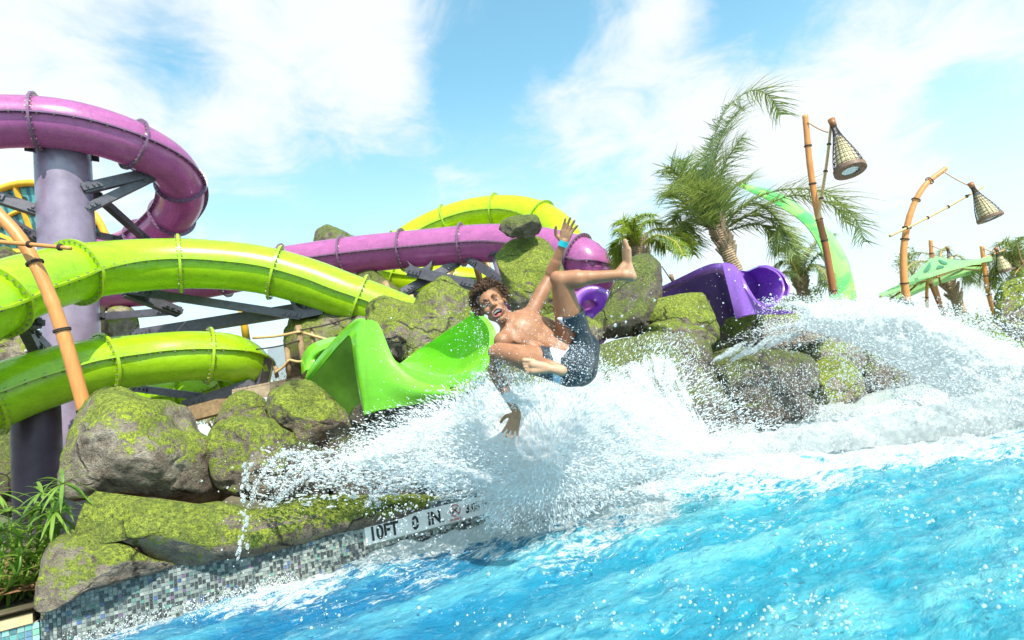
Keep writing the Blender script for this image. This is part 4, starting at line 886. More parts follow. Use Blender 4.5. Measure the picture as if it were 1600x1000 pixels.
palm('big windblown palm with one tall curling frond behind the tall lamp post', [(1150, 425), (1138, 398), (1128, 372), (1122, 350)], 11.0, .14, .11,
     [[(1124, 362), (1106, 305), (1112, 235), (1132, 175), (1172, 142), (1202, 150), (1220, 180)],
      [(1124, 362), (1112, 310), (1118, 240), (1140, 190), (1165, 165)], [(1122, 362), (1122, 300), (1136, 250), (1160, 215)],
      [(1120, 362), (1092, 320), (1068, 285), (1046, 262), (1034, 272)], [(1122, 362), (1088, 335), (1060, 310), (1042, 300)],
      [(1124, 362), (1085, 310), (1070, 275), (1065, 250)], [(1124, 360), (1130, 320), (1150, 290), (1175, 275)],
      [(1124, 362), (1165, 318), (1225, 296), (1290, 302), (1335, 340), (1350, 378)], [(1126, 362), (1180, 330), (1240, 305), (1300, 320), (1325, 350)],
      [(1126, 364), (1160, 340), (1198, 340), (1228, 368), (1240, 398)], [(1126, 364), (1150, 330), (1185, 318), (1215, 345), (1225, 375)],
      [(1122, 364), (1095, 345), (1072, 345), (1062, 370)], [(1120, 364), (1085, 330), (1062, 330), (1050, 350)], [(1124, 364), (1128, 330), (1100, 300), (1080, 300)],
      [(1124, 362), (1108, 300), (1100, 250), (1120, 210)], [(1122, 362), (1075, 300), (1050, 290), (1040, 310)], [(1122, 362), (1078, 345), (1070, 360), (1075, 385)], [(1124, 362), (1112, 330), (1090, 285), (1092, 270)], [(1126, 364), (1180, 350), (1205, 362), (1218, 392)]], .62, 'palm', 84, .20, 1, wind=.16)
palm('low bright yellow green palm behind the raised foot', [(1010, 440), (1004, 415), (1000, 395), (998, 382)], 10.4, .13, .10,
     [[(998, 388), (985, 360), (972, 345), (960, 350)], [(998, 388), (990, 352), (998, 338), (1025, 335)], [(998, 388), (1015, 362), (1045, 358), (1078, 378), (1084, 398)], [(998, 388), (1025, 368), (1055, 378), (1068, 400)], [(998, 388), (978, 372), (962, 378), (956, 398)], [(998, 388), (975, 360), (962, 362)], [(998, 388), (1000, 358), (1012, 345), (1035, 350)], [(998, 388), (972, 380), (965, 400), (968, 420)], [(998, 386), (1020, 375), (1040, 390)]], .26, 'palm2', 60, .5, 2)
palm('small palm left of the tall lamp post foot, behind the violet slide', [(1256, 462), (1252, 448), (1250, 434)], 12.5, .13, .10,
     [[(1250, 438), (1236, 405), (1222, 388), (1212, 395)], [(1250, 438), (1262, 400), (1280, 372), (1305, 365)], [(1250, 438), (1245, 395), (1240, 372)], [(1250, 438), (1228, 425), (1214, 430)], [(1250, 438), (1270, 415), (1288, 425), (1294, 448)], [(1250, 438), (1278, 398), (1296, 400), (1300, 425)], [(1250, 438), (1232, 410), (1215, 412), (1208, 425)], [(1250, 438), (1256, 405), (1268, 385)]], .30, 'palm', 54, .6, 3)
palm('drooping pale palm at the right edge of the photo', [(1612, 470), (1604, 440), (1598, 412)], 13, .16, .13,
     [[(1598, 414), (1580, 385), (1562, 380), (1554, 405)], [(1598, 414), (1590, 380), (1600, 370), (1625, 375)], [(1598, 414), (1572, 410), (1556, 430), (1550, 452)], [(1598, 414), (1585, 430), (1578, 455)], [(1598, 414), (1560, 395), (1540, 410), (1530, 440)], [(1598, 414), (1572, 395), (1552, 420), (1545, 440)]], .32, 'palm', 60, .6, 4)
palm('leaning palm with shaggy crown behind the parasol', [(1502, 492), (1492, 462), (1478, 440), (1470, 428)], 15, .13, .12,
     [[(1474, 432), (1455, 400), (1430, 395), (1410, 405)], [(1474, 432), (1490, 400), (1510, 410), (1520, 440)], [(1474, 432), (1500, 415), (1515, 440)], [(1474, 432), (1450, 410), (1425, 412), (1412, 430)], [(1474, 432), (1470, 395), (1480, 385)]], .34, 'palm', 40, .6, 5)

# ------------------------------------------------------------------ background greenery, low hedge on the right
def shrub(label, x, y, d, wpx, hpx, seed, mat='palm2', n=900, L=.07, name='shrub'):
    c = P(x, y, d); t = thing(name, label, 'shrub', (c[0], c[1], c[2] - .3), 'shrubs beyond the pool'); rg = np.random.default_rng(seed); k = d / FPX; mb = MB()
    cl = rg.normal(size=(14, 3)) * .36
    for i in range(n):
        q = cl[rg.integers(14)] + rg.normal(size=3) * .17; pz = c + np.array([q[0] * wpx * k, q[1] * wpx * k * .8, q[2] * hpx * k])
        dr = rg.normal(size=3); dr /= np.linalg.norm(dr); w = np.cross(dr, rg.normal(size=3)); w /= np.linalg.norm(w); a = L * rg.uniform(.6, 1.3)
        mb.add([pz, pz + dr * a * .5 + w * a * .22, pz + dr * a, pz + dr * a * .5 - w * a * .22], [(0, 1, 2, 3)])
    mb.build('foliage', M[mat], t, smooth=False)
    ms = MB()
    for j in range(6): e = c + np.array([rg.normal() * .25 * wpx * k, rg.normal() * .2 * wpx * k, 0]); ms.tube([c - [0, 0, hpx * k], e], [.02, .008], 5)
    ms.build('stem', M['wood'], t)
for i, a in enumerate([('low green shrub under the parasol', 1500, 505, 14, 60, 34), ('yellow green shrub right of the parasol foot', 1530, 520, 13, 60, 36), ('shrub by the round boulder at the right edge', 1560, 530, 12, 50, 30), ('dark clump of shrubs left of the parasol', 1420, 410, 17, 30, 22), ('shrub at the foot of the curved lamp post', 1400, 480, 13, 50, 24), ('low shrub behind the violet slide', 1250, 470, 13, 50, 20), ('bush behind the rocks left of the tall lamp post', 1200, 470, 12, 40, 26), ('bush behind the fence posts', 480, 600, 13, 90, 40), ('bushes behind the braces left of the fence', 330, 650, 13, 60, 20)]):
    shrub(*a, seed=i + 3, mat='palm2' if i in (1, 2) else 'palm')

# ------------------------------------------------------------------ giant surfboard leaf sculpture
def mat_board():
    m, nt = newmat('printed_green_board'); t = NT(nt); ps = t.pos()
    f = t.noise(1.6, 3, .5, ps, 1.0); v = t.n('ShaderNodeTexVoronoi', {'Vector': ps, 'Scale': 3.2}).outputs['Distance']
    col = t.mix(t.mr(f, .40, .60, 0, 1, True), (.10, .55, .14), (.30, .72, .16)); col = t.mix(t.mr(v, .28, .32, .55, 0, True), col, (.55, .80, .12)); col = t.mix(t.mr(v, .12, .14, .7, 0), col, (.12, .55, .30))
    t.out(t.bsdf(base=col, rough=.35, coat=.3).outputs[0]); return m
M['board'] = mat_board()
def board():
    d = 12.0
    t = thing('leaf_banner', 'tall curved green leaf shaped board with printed blotches behind the tall lamp post', 'banner', P(1312, 460, d))
    left = [(1154, 292), (1180, 304), (1215, 322), (1250, 345), (1272, 372), (1288, 410), (1296, 470)]; right = [(1154, 291), (1185, 296), (1222, 308), (1262, 334), (1298, 368), (1322, 410), (1336, 470)]
    Lf = catmull([P(x, y, d) for x, y in left], 10); Rt = catmull([P(x, y, d + .25) for x, y in right], 10); A = []
    for f in np.linspace(0, 1, 7): A.append(Lf * (1 - f) + Rt * f + np.array([0, -1, 0]) * .10 * math.sin(math.pi * f))
    shell(np.array(A), 'blade', M['board'], t, .05)
board()

# ------------------------------------------------------------------ parasol
def parasol():
    hub = P(1452, 438, 12.2); t = thing('parasol', 'square pale green parasol with dark leaf patches at right', 'parasol', P(1470, 500, 12.4))
    Cn = [P(1373, 459, 11.2), P(1549, 400, 11.8), P(1535, 419, 14.6), P(1402, 467, 14.2)]
    apex = P(1458, 399, 12.9)
    A = []
    for i in range(4):
        a, b = Cn[i], Cn[(i + 1) % 4]; G_ = []
        for f in np.linspace(0, 1, 9):
            e = a * (1 - f) + b * f - np.array([0, 0, .12]) * math.sin(math.pi * f) * -.6; G_.append([apex * (1 - s) + e * s - np.array([0, 0, .10]) * math.sin(math.pi * s) for s in np.linspace(0.02, 1, 9)])
        G_ = np.array(G_); mb = MB(); mb.grid(G_); o = mb.build('canopy_panel', M['canvas'], t)
        mb = MB()
        V = np.array([[G_[k][-1], G_[k][-1] - np.array([0, 0, .09])] for k in range(9)]); mb.grid(V); mb.build('valance', M['canvas'], t)
        rg = np.random.default_rng(i + 2)
        for k in range(4):   # appliqued leaf patches lying on the cloth
            f0, s0 = rg.uniform(.2, .8), rg.uniform(.35, .8); nn = np.cross(a - apex, b - apex); nn /= np.linalg.norm(nn); nn *= np.sign(nn[2])
            pts = []
            for q in np.linspace(0, 2 * math.pi, 17)[:-1]:
                f = f0 + .05 * math.cos(q); s = s0 + .17 * math.sin(q); e = a * (1 - f) + b * f + np.array([0, 0, .072]) * math.sin(math.pi * f); pts.append(apex * (1 - s) + e * s - np.array([0, 0, .10]) * math.sin(math.pi * s) + nn * .02)
            mb = MB(); mb.add(pts, [tuple(range(16))]); mb.build('leaf_patch', M['canvas_dark'], t, smooth=False)
    for q in Cn + [(Cn[i] + Cn[(i + 1) % 4]) / 2 for i in range(4)]:
        MB().tube([apex - [0, 0, .10], apex * .5 + q * .5 - [0, 0, .17], q - [0, 0, .06]], .022, 8).build('rib', M['bambooB'], t)
        MB().tube([hub, apex * .45 + q * .55 - [0, 0, .12]], .018, 8).build('strut', M['bambooT'], t)
    S = [P(1482, 510, 12.4), hub, apex]; MB().tube(S, [.045, .04, .035], 12).build('pole', M['bambooB'], t); MB().tube([hub - [0, 0, .08], hub + [0, 0, .04]], .07, 12).build('hub', M['bambooT'], t)
parasol()

# ------------------------------------------------------------------ yellow wheel-shaped canopy behind the column
def wheel():
    d = 14.0; c = P(58, 392, d); t = thing('round_structure', 'yellow rimmed round canopy with teal patterned panels behind the purple column', 'canopy', c)
    rx = 112 / FPX * d; u = P(68, 392, d) - c; u /= np.linalg.norm(u); w = np.cross(u, CAM - c); w /= np.linalg.norm(w); w *= np.sign(w[2]); nrm = np.cross(u, w)
    def q(a, f, o=0): return c + u * math.cos(a) * rx * f + w * math.sin(a) * rx * f * .93 + nrm * o
    for f, rad in ((1.0, .085), (.62, .05)): MB().tube([q(a, f) for a in np.linspace(0, 2 * math.pi, 49)], rad, 10, False).build('rim', M['yellow'], t)
    for k in range(14):
        a = 2 * math.pi * k / 14; MB().beam(q(a, .1), q(a, 1.0), .07, .09).build('spoke', M['yellow'], t, smooth=False)
        mb = MB(); A = np.array([[q(a + x * .42 + .015, f, -.04) for x in np.linspace(0, 1, 6)] for f in np.linspace(.15, .97, 5)]); mb.grid(A); mb.build('panel', M['wheel'], t)
def mat_wheel():
    m, nt = newmat('teal_patterned_panel'); t = NT(nt); ps = t.pos()
    wv = t.n('ShaderNodeTexWave', {'Vector': ps, 'Scale': 1.6, 'Distortion': 9.0, 'Detail': 3.0}).outputs['Fac']
    col = t.mix(t.mr(wv, .3, .7), (.03, .13, .17), (.09, .36, .36)); v = t.n('ShaderNodeTexVoronoi', {'Vector': ps, 'Scale': 2.2}).outputs['Distance']; col = t.mix(t.mr(v, .2, .23, .9, 0), col, (.015, .02, .02))
    t.out(t.bsdf(base=col, rough=.4).outputs[0]); return m
M['wheel'] = mat_wheel(); wheel()

# ------------------------------------------------------------------ timber bridge with net, bamboo arch
def bridge():
    d = 8.6; t = thing('net_fence', 'rope net fence with timber posts and bamboo rails left of the green slide', 'fence', P(430, 600, d))
    for (a, b, r) in (((466, 508), (478, 592), .045), ((487, 512), (492, 560), .035), ((448, 542), (453, 588), .04), ((430, 572), (433, 590), .03)):
        MB().tube([P(*b, d), P(*a, d)], r, 10).build('post', M['wood'], t)
    for (a, b, r, m) in (((395, 528), (470, 518), .022, 'bambooT'), ((474, 520), (560, 540), .022, 'bambooT'), ((430, 582), (452, 562), .02, 'bambooT'), ((452, 562), (478, 564), .02, 'bambooT'), ((400, 546), (468, 532), .012, 'rope'), ((468, 516), (548, 496), .012, 'rope')):
        MB().tube(catmull([P(*a, d - .05), (P(*a, d - .05) + P(*b, d - .05)) / 2 - [0, 0, .02], P(*b, d - .05)], 6), r, 8).build('rail', M[m], t)
    mb = MB(); a, b, c, e = P(418, 544, d), P(470, 532, d), P(478, 590, d), P(418, 594, d)
    for k in range(22):
        f = k / 21
        for s0, s1 in (((0, f), (1 - f, 1)), ((f, 0), (1, 1 - f))):
            g = lambda s: (a * (1 - s[0]) + b * s[0]) * (1 - s[1]) + (e * (1 - s[0]) + c * s[0]) * s[1]
            mb.tube([g(s0), g(s1)], .004, 4, False)
            if f < 1: mb.tube([g((0, 0 + f)) if s0[0] == 0 else g((f, 0)), g((1 - f, 1)) if s0[0] == 0 else g((1, 1 - f))], .004, 4, False)
    mb.build('net', M['rope'], t, smooth=False)
    t2 = thing('timber_deck', 'timber deck edge under the net fence', 'deck', P(430, 600, d))
    a, b = P(350, 612, d), P(500, 582, d); dn = b - a; dn /= np.linalg.norm(dn); dn[2] *= .3
    back = np.cross([0, 0, 1.0], dn); back /= np.linalg.norm(back)
    MB().box((a + b) / 2 + back * .25 - [0, 0, .09], (b - a) / 2, back * .02, (0, 0, .09)).build('fascia_board', M['deck'], t2, smooth=False)
    for k in range(12): f = (k + .5) / 12; c0 = a * (1 - f) + b * f + back * .75 + [0, 0, .02]; MB().box(c0, (b - a) / 24 * .94, back * .52, (0, 0, .015)).build('plank', M['deck'], t2, smooth=False)
    mb = MB(); mb.beam(P(296, 648, 8.8), P(350, 634, 8.6), .25, .22); t3 = thing('timber_beam', 'weathered timber beam behind the pink topped boulder', 'beam', P(296, 648, 8.8)); mb.build('beam', M['wood'], t3, smooth=False)
    t4 = thing('bamboo_arch', 'thin tan bamboo arch and rails under the magenta tube left of the pillar', 'arch', P(724, 450, 13.5))
    S = catmull([P(700, 440, 13.5), P(712, 414, 13.5), P(730, 407, 13.5), P(745, 414, 13.5), P(752, 440, 13.5)], 8); MB().tube(S, .05, 8).build('hoop', M['bambooT'], t4)
    for a_, b_ in (((742, 414), (752, 448)), ((760, 404), (770, 440)), ((742, 416), (768, 404)), ((752, 440), (772, 430))): MB().tube([P(*a_, 13.3), P(*b_, 13.3)], .06, 8).build('rail', M['bambooT'], t4)
    t5 = thing('yellow_pole', 'yellow painted pole seen under the long braces', 'pole', P(385, 525, 11)); MB().tube([P(386, 535, 11), P(377, 478, 11)], .07, 14).build('pole', M['yellow'], t5)
    t6 = thing('timber_post', 'broken timber post standing behind the lime tube end above the rocks', 'post', P(610, 470, 11)); MB().tube([P(612, 470, 11), P(600, 440, 11)], .07, 10).build('post', M['wood'], t6)
    t7 = thing('timber_post', 'short tan post between the two mossy rocks', 'post', P(645, 480, 11)); MB().tube([P(646, 480, 11), P(641, 461, 11)], .06, 10).build('post', M['bambooT'], t7)
    t8 = thing('timber_post', 'pale timber post between column and mossy stub', 'post', P(155, 530, 12)); MB().tube([P(156, 535, 12), P(157, 478, 12)], .09, 10).build('post', M['wood'], t8)
    t9 = thing('camera_post', 'small brown post on a wire left of the violet slide top', 'post', P(1052, 440, 9.5)); MB().tube([P(1052, 441, 9.5), P(1048, 428, 9.5)], .03, 8).build('post', M['wood'], t9); MB().tube([P(1034, 416, 9.5), P(1050, 440, 9.5)], .01, 6).build('wire', M['rope'], t9)
bridge()

# ------------------------------------------------------------------ leafy plant at lower left
def plant(label, stems, d, seed, nleaf=11, L=.17, group='bamboo palm plants at the lower left'):
    rg = np.random.default_rng(seed); b = P(*stems[0][0], d); t = thing('bamboo_palm', label, 'plant', b, group)
    for st in stems:
        S = catmull([P(x, y, d + rg.uniform(-.1, .1)) for x, y in st], 10); MB().tube(S, np.linspace(.010, .005, len(S)), 6).build('stem', M['leaf'], t)
        Ln = arclen(S)[-1]; T = S[-1] - S[-4]; T /= np.linalg.norm(T)
        for wh, fpos in enumerate((1.0, .78, .55, .34)):
            c = resample(S, np.array([Ln * fpos]))[0]; mb = MB()
            for k in range(nleaf):
                a = 2 * math.pi * k / nleaf + rg.uniform(-.3, .3); u = np.cross(T, [.3, .8, .1]); u /= np.linalg.norm(u); w = np.cross(T, u)
                dr = (u * math.cos(a) + w * math.sin(a)) + T * rg.uniform(.1, .9); dr /= np.linalg.norm(dr); ln = L * rg.uniform(.65, 1.2); wv = np.cross(dr, [0, 0, 1.0]); wv /= np.linalg.norm(wv) + 1e-9; pts = []
                for s in np.linspace(0, 1, 7):
                    wd_ = .0105 * math.sin(math.pi * min(1, .12 + .88 * s)) ** .7 + .0006; ps = c + dr * ln * s - np.array([0, 0, 1]) * ln * .45 * s * s; pts += [ps - wv * wd_, ps - np.array([0, 0, .0025]), ps + wv * wd_]
                mb.add(pts, [(3 * q, 3 * q + 1, 3 * q + 4, 3 * q + 3) for q in range(6)] + [(3 * q + 1, 3 * q + 2, 3 * q + 5, 3 * q + 4) for q in range(6)])
            mb.build('leaf_whorl', M['leaf'], t)
plant('tallest bamboo palm stem with a star of leaves against the purple column', [[(72, 900), (90, 830), (98, 755)], [(60, 900), (62, 830), (66, 770)]], 3.9, 1, 14, .20)
plant('bushy bamboo palm in the middle of the clump', [[(40, 920), (45, 860), (50, 805)], [(50, 920), (70, 850), (85, 800)], [(35, 920), (22, 860), (12, 800)]], 3.8, 2, 13, .17)
plant('bamboo palm at the left edge of the photo', [[(-10, 940), (5, 880), (0, 830)], [(0, 940), (30, 890), (30, 840)], [(-20, 940), (-30, 860), (-10, 770)]], 3.6, 3, 13, .17)
plant('low bamboo palm in front of the grey stone slab', [[(30, 940), (55, 900), (80, 870)], [(20, 940), (40, 905), (52, 870)], [(5, 935), (10, 905), (20, 870)]], 3.7, 4, 12, .14)
# ------------------------------------------------------------------ the swimmer
CR, CU, CF = RC[:, 0], RC[:, 1], -RC[:, 2]
def smooth_mesh(v, e, w, it):
    cnt = np.bincount(e.reshape(-1), minlength=len(v))[:, None]
    for _ in range(it):
        s = np.zeros_like(v)
        for k in range(3):
            s[:, k] = np.bincount(e[:, 0], v[e[:, 1], k], len(v)) + np.bincount(e[:, 1], v[e[:, 0], k], len(v))
        v = v + (s / np.maximum(cnt, 1) - v) * w[:, None]
    return v
def blobmesh(parts, voxel):
    """union of ellipsoids and tapered capsules -> one continuous skin"""
    mb = MB(); n1, n2 = 16, 12
    for q in parts:
        if q[0] == 'c':
            _, a, ra, b, rb = q; a, b = np.asarray(a), np.asarray(b); t = b - a; L = np.linalg.norm(t); t = t / L if L > 1e-6 else np.array([0, 0, 1.0])
            pr = [(-ra * math.cos(x), ra * math.sin(x)) for x in np.linspace(.12, math.pi / 2, 6)] + [(L + rb * math.sin(x), rb * math.cos(x)) for x in np.linspace(0, math.pi / 2 - .12, 6)]
            k = max(2, int(L / .02)); pr = pr[:6] + [(L * i / k, ra + (rb - ra) * i / k) for i in range(1, k)] + pr[6:]
            u = np.cross(t, [.3, .2, .9]); u /= np.linalg.norm(u); w = np.cross(t, u)
            A = np.array([[a + t * x + (u * math.cos(o) + w * math.sin(o)) * r_ for o in np.linspace(0, 2 * math.pi, n1 + 1)[:-1]] for x, r_ in pr])
            mb.grid(A, wrap=True); s = mb.n - A.shape[0] * n1; mb.f.append(tuple(s + i for i in range(n1))[::-1]); mb.f.append(tuple(mb.n - n1 + i for i in range(n1))); mb.mi += [0, 0]
        else:
            _, c, ax = q; ax = np.asarray(ax)       # ax rows: three radius vectors
            A = np.array([[c + ax[2] * math.sin(f) + math.cos(f) * (ax[0] * math.cos(o) + ax[1] * math.sin(o)) for o in np.linspace(0, 2 * math.pi, n1 + 1)[:-1]] for f in np.linspace(-1.45, 1.45, n2)])
            mb.grid(A, wrap=True); s = mb.n - A.shape[0] * n1; mb.f.append(tuple(s + i for i in range(n1))[::-1]); mb.f.append(tuple(mb.n - n1 + i for i in range(n1))); mb.mi += [0, 0]
    me = mb.mesh('tmp'); bm = bmesh.new(); bm.from_mesh(me); bmesh.ops.recalc_face_normals(bm, faces=bm.faces); bm.to_mesh(me); bm.free()
    ob = bpy.data.objects.new('tmp', me); COL.objects.link(ob)
    m = ob.modifiers.new('r', 'REMESH'); m.mode = 'VOXEL'; m.voxel_size = voxel; m.adaptivity = 0
    dg = bpy.context.evaluated_depsgraph_get(); out = bpy.data.meshes.new_from_object(ob.evaluated_get(dg)); bpy.data.objects.remove(ob)
    v = np.zeros(len(out.vertices) * 3); out.vertices.foreach_get('co', v); e = np.zeros(len(out.edges) * 2, int); out.edges.foreach_get('vertices', e)
    return out, v.reshape(-1, 3), e.reshape(-1, 2)
def setco(me, v): me.vertices.foreach_set('co', v.reshape(-1)); me.update(); me.polygons.foreach_set('use_smooth', [True] * len(me.polygons))
def seg_d(v, a, b): t = np.clip(((v - a) @ (b - a)) / ((b - a) @ (b - a)), 0, 1); return np.linalg.norm(v - (a + t[:, None] * (b - a)), axis=1), t

def mat_skin():
    m, nt = newmat('wet_brown_skin'); t = NT(nt); ps = t.pos()
    pale = t.n('ShaderNodeAttribute', attribute_name='pale').outputs['Fac']; lip = t.n('ShaderNodeAttribute', attribute_name='lip').outputs['Fac']; dk = t.n('ShaderNodeAttribute', attribute_name='cavity').outputs['Fac']
    f = t.noise(18, 5, .6, ps); g = t.noise(3.5, 3, .5, ps)
    col = t.mix(t.mr(f, .3, .7), (.25, .105, .05), (.37, .17, .085)); col = t.mix(t.mr(g, .45, .65, 0, .35), col, (.45, .19, .085))
    col = t.mix(pale, col, (.54, .30, .18)); col = t.mix(lip, col, (.42, .12, .10)); col = t.mix(dk, col, (.08, .012, .012))
    h = t.math('ADD', t.noise(160, 3, .6, ps), t.math('MULTIPLY', t.noise(45, 4, .6, ps), 1.2))
    b = t.bsdf(base=col, rough=t.mr(t.noise(30, 4, .6, ps), .35, .65, .45, .65), coat=.03, coatr=.2, sss=.12, normal=t.bump(h, .22, .004)); b.inputs['Subsurface Radius'].default_value = (.02, .008, .004); b.inputs['Subsurface Scale'].default_value = .3
    t.out(b.outputs[0]); return m
M['skin'] = mat_skin()
M['teeth'] = mat_simple('teeth', (.85, .82, .76), .2, 0, .05); M['tongue'] = mat_simple('tongue', (.55, .14, .13), .3, 0, .1); M['eye'] = mat_simple('eye_white', (.75, .72, .68), .15, 0, .05); M['iris'] = mat_simple('dark_iris', (.03, .015, .01), .12)
M['hair'] = mat_simple('dark_brown_curls', (.085, .038, .016), .5, 0, .6, 40, .3)
M['band'] = mat_simple('aqua_silicone', (.02, .55, .62), .35)
def person():
    hipc = P(893, 565, 3.36); t = thing('person', 'shirtless curly haired swimmer in dark board shorts, thrown off the green slide, one arm raised', 'person', hipc)
    B = []; px = 3.3 / FPX
    def c(a, ra, b, rb): B.append(('c', a, ra, b, rb))
    def e(cn, *ax): B.append(('e', np.asarray(cn), ax))
    # skeleton, in metres from measured joints
    shR = P(829, 492, 3.42); elR = P(859, 434, 3.52); wrR = P(880, 381, 3.44)
    shL = P(786, 533, 3.26); elL = P(771, 578, 3.46); wrL = P(808, 645, 3.40)
    neck = P(800, 509, 3.34); chest = P(824, 520, 3.36); waist = P(861, 543, 3.37)
    h1 = P(902, 556, 3.42); k1 = P(876, 438, 3.22); a1 = P(966, 430, 3.16)
    h2 = P(892, 574, 3.26); k2 = P(779, 550, 3.08); a2 = P(862, 573, 2.84)
    tax = waist - chest; tax /= np.linalg.norm(tax); sax = shR - shL; sax -= tax * (sax @ tax); sax /= np.linalg.norm(sax); fax = np.cross(sax, tax); fax *= -np.sign(fax @ CF)
    # torso
    e(chest, sax * .150, fax * .098, tax * .155); e(chest + tax * .10, sax * .132, fax * .092, tax * .13); c(chest + tax * .1, .088, waist, .098); c(waist, .10, hipc, .112)
    e(waist + sax * .03, sax * .105, fax * .085, tax * .12); c(h1, .105, h2, .105)
    for s in (1, -1):
        e(chest - tax * .045 + sax * s * .072 + fax * .050, sax * .070, fax * .016, tax * .058)          # pectorals
        e(waist - tax * .06 + sax * s * .036 + fax * .073, sax * .032, fax * .018, tax * .085)          # belly muscles
        e(chest + tax * .09 + sax * s * .098 + fax * .03, sax * .045, fax * .055, tax * .10)
    c(chest - tax * .135 - fax * .02, .052, neck, .050); c(neck, .050, P(790, 497, 3.37), .052)
    c(chest - tax * .115, .058, shR - (shR - chest) * .15, .054); c(chest - tax * .115, .058, shL - (shL - chest) * .15, .052)
    c(neck, .035, shR, .040); c(neck, .035, shL, .040)
    # arms
    for sh, el, wr in ((shR, elR, wrR), (shL, elL, wrL)):
        e(sh, *(np.eye(3) * .056)); c(sh, .050, el, .037); m = sh * .55 + el * .45; c(sh * .7 + el * .3, .047, sh * .35 + el * .65, .046)
        c(el, .037, wr, .0245); c(el * .85 + wr * .15, .042, el * .55 + wr * .45, .037)
    # leg one: raised thigh, horizontal shin
    c(h1, .108, h1 * .4 + k1 * .6, .080); c(h1 * .4 + k1 * .6, .080, k1, .055); e(k1 + (k1 - a1) / np.linalg.norm(k1 - a1) * .018 + CU * .012, CR * .046, CU * .046, CF * .046)
    u1 = a1 - k1; c(k1, .052, k1 + u1 * .30, .0535); c(k1 + u1 * .2, .050, k1 + u1 * .5, .043); c(k1 + u1 * .5, .040, a1, .031); e(k1 + u1 * .27 - CU * .012, u1 / np.linalg.norm(u1) * .095, CU * .044, CF * .05)
    heel, mid, ball, toe = P(984, 431, 3.17), P(980, 410, 3.18), P(979, 391, 3.18), P(974.5, 377, 3.18)
    c(a1, .032, heel, .034); c(heel, .0345, mid, .026); c(mid, .026, ball, .027); e(heel + CR * .008 - CU * .004, CR * .032, CU * .034, CF * .03)
    c(ball + CF * .020, .022, mid + CF * .008, .024); c(ball - CF * .022, .022, mid - CF * .006, .024); c(a1 + CU * .01, .026, mid, .024)
    for k, (dx, r_, ln) in enumerate(((-.032, .0125, .040), (-.012, .0095, .043), (.004, .0092, .038), (.020, .0088, .030), (.033, .0085, .022))):
        b = ball + CF * dx; tip = b + (toe - ball) / np.linalg.norm(toe - ball) * (ln + .012); c(b, r_ * 1.1, tip, r_)
    # leg two: bent across, foot sole to the lens
    c(h2, .106, h2 * .4 + k2 * .6, .074); c(h2 * .4 + k2 * .6, .074, k2, .053); e(k2 - CR * .012, CR * .048, CU * .047, CF * .048)
    u2 = a2 - k2; c(k2, .050, k2 + u2 * .35, .050); c(k2 + u2 * .35, .050, a2, .031); e(k2 + u2 * .3 - CU * .02, u2 / np.linalg.norm(u2) * .10, CU * .04, CF * .045)
    F2 = 2.80; hl = P(877, 579, F2); md = P(853, 575, F2); bl = P(833, 574, F2); upf = CU * .98
    c(a2, .032, hl, .030); e(hl, CR * .032, CU * .029, CF * .026); c(hl, .027, md, .022); c(md + CU * .006, .024, bl + CU * .014, .024); c(md - CU * .006, .023, bl - CU * .016, .022); c(a2, .028, md + CF * .01, .024)
    for k, (dy, r_, ln) in enumerate(((.036, .0125, .050), (.016, .0082, .052), (-.001, .0080, .048), (-.017, .0076, .041), (-.032, .0074, .032))):
        b = bl + CU * dy * .9; tip = b - CR * (ln * .9) - CF * .006 * 0 + CU * .004; c(b, r_ * 1.05, tip, r_)
    # hands: palm, four fingers with a knuckle bend, thumb from the side
    def hand(wr, fwd, side, nrm, tips, thumb, sc=1.0):
        pc = wr + fwd * .050 * sc
        c(wr, .0235, wr + fwd * .02, .024)
        for s_, l_ in ((-.029, .078), (-.010, .084), (.010, .082), (.028, .074)): c(wr + fwd * .018 + side * s_ * .55, .0165, wr + fwd * l_ * sc + side * s_ * sc, .0125)
        e(pc, fwd * .042, side * .036, nrm * .0155)
        for (s_, l_, ln, spread, curl) in tips:
            k0 = wr + fwd * l_ * sc + side * s_ * sc; d1 = fwd + side * spread; d1 /= np.linalg.norm(d1); k1_ = k0 + d1 * ln * .48; d2 = d1 + nrm * curl; d2 /= np.linalg.norm(d2); k2_ = k1_ + d2 * ln * .30; d3 = d2 + nrm * curl; d3 /= np.linalg.norm(d3); k3_ = k2_ + d3 * ln * .24
            c(k0, .0105, k1_, .0092); c(k1_, .0092, k2_, .0084); c(k2_, .0084, k3_, .0072)
        s_, sp = thumb; b0 = wr + fwd * .022 + side * s_ * .022; d1 = fwd * .55 + side * s_; d1 /= np.linalg.norm(d1); b1 = b0 + d1 * .038; d2 = fwd * sp + side * s_ * .55 + nrm * .2; d2 /= np.linalg.norm(d2); b2 = b1 + d2 * .030; d3 = fwd * sp + side * s_ * .2 + nrm * .25; d3 /= np.linalg.norm(d3)
        c(b0, .016, b1, .0125); c(b1, .0125, b2, .0105); c(b2, .0105, b2 + d3 * .024, .0085)
    f1 = P(889, 350, 3.40) - wrR; f1 /= np.linalg.norm(f1); s1 = np.cross(f1, CF); s1 /= np.linalg.norm(s1); s1 *= np.sign(s1 @ CR); n1 = np.cross(s1, f1); n1 *= np.sign(n1 @ (CF * -1))
    hand(wrR, f1, s1, n1, [(-.029, .080, .074, -.02, .12), (-.010, .086, .082, .08, .15), (.010, .084, .078, .22, .2), (.027, .076, .064, .44, .25)], (-1, 1.3), .95)
    f2 = P(799, 672, 3.36) - wrL; f2 /= np.linalg.norm(f2); s2 = np.cross(f2, CF); s2 /= np.linalg.norm(s2); s2 *= np.sign(s2 @ CR); n2 = np.cross(s2, f2); n2 *= np.sign(n2 @ -CF)
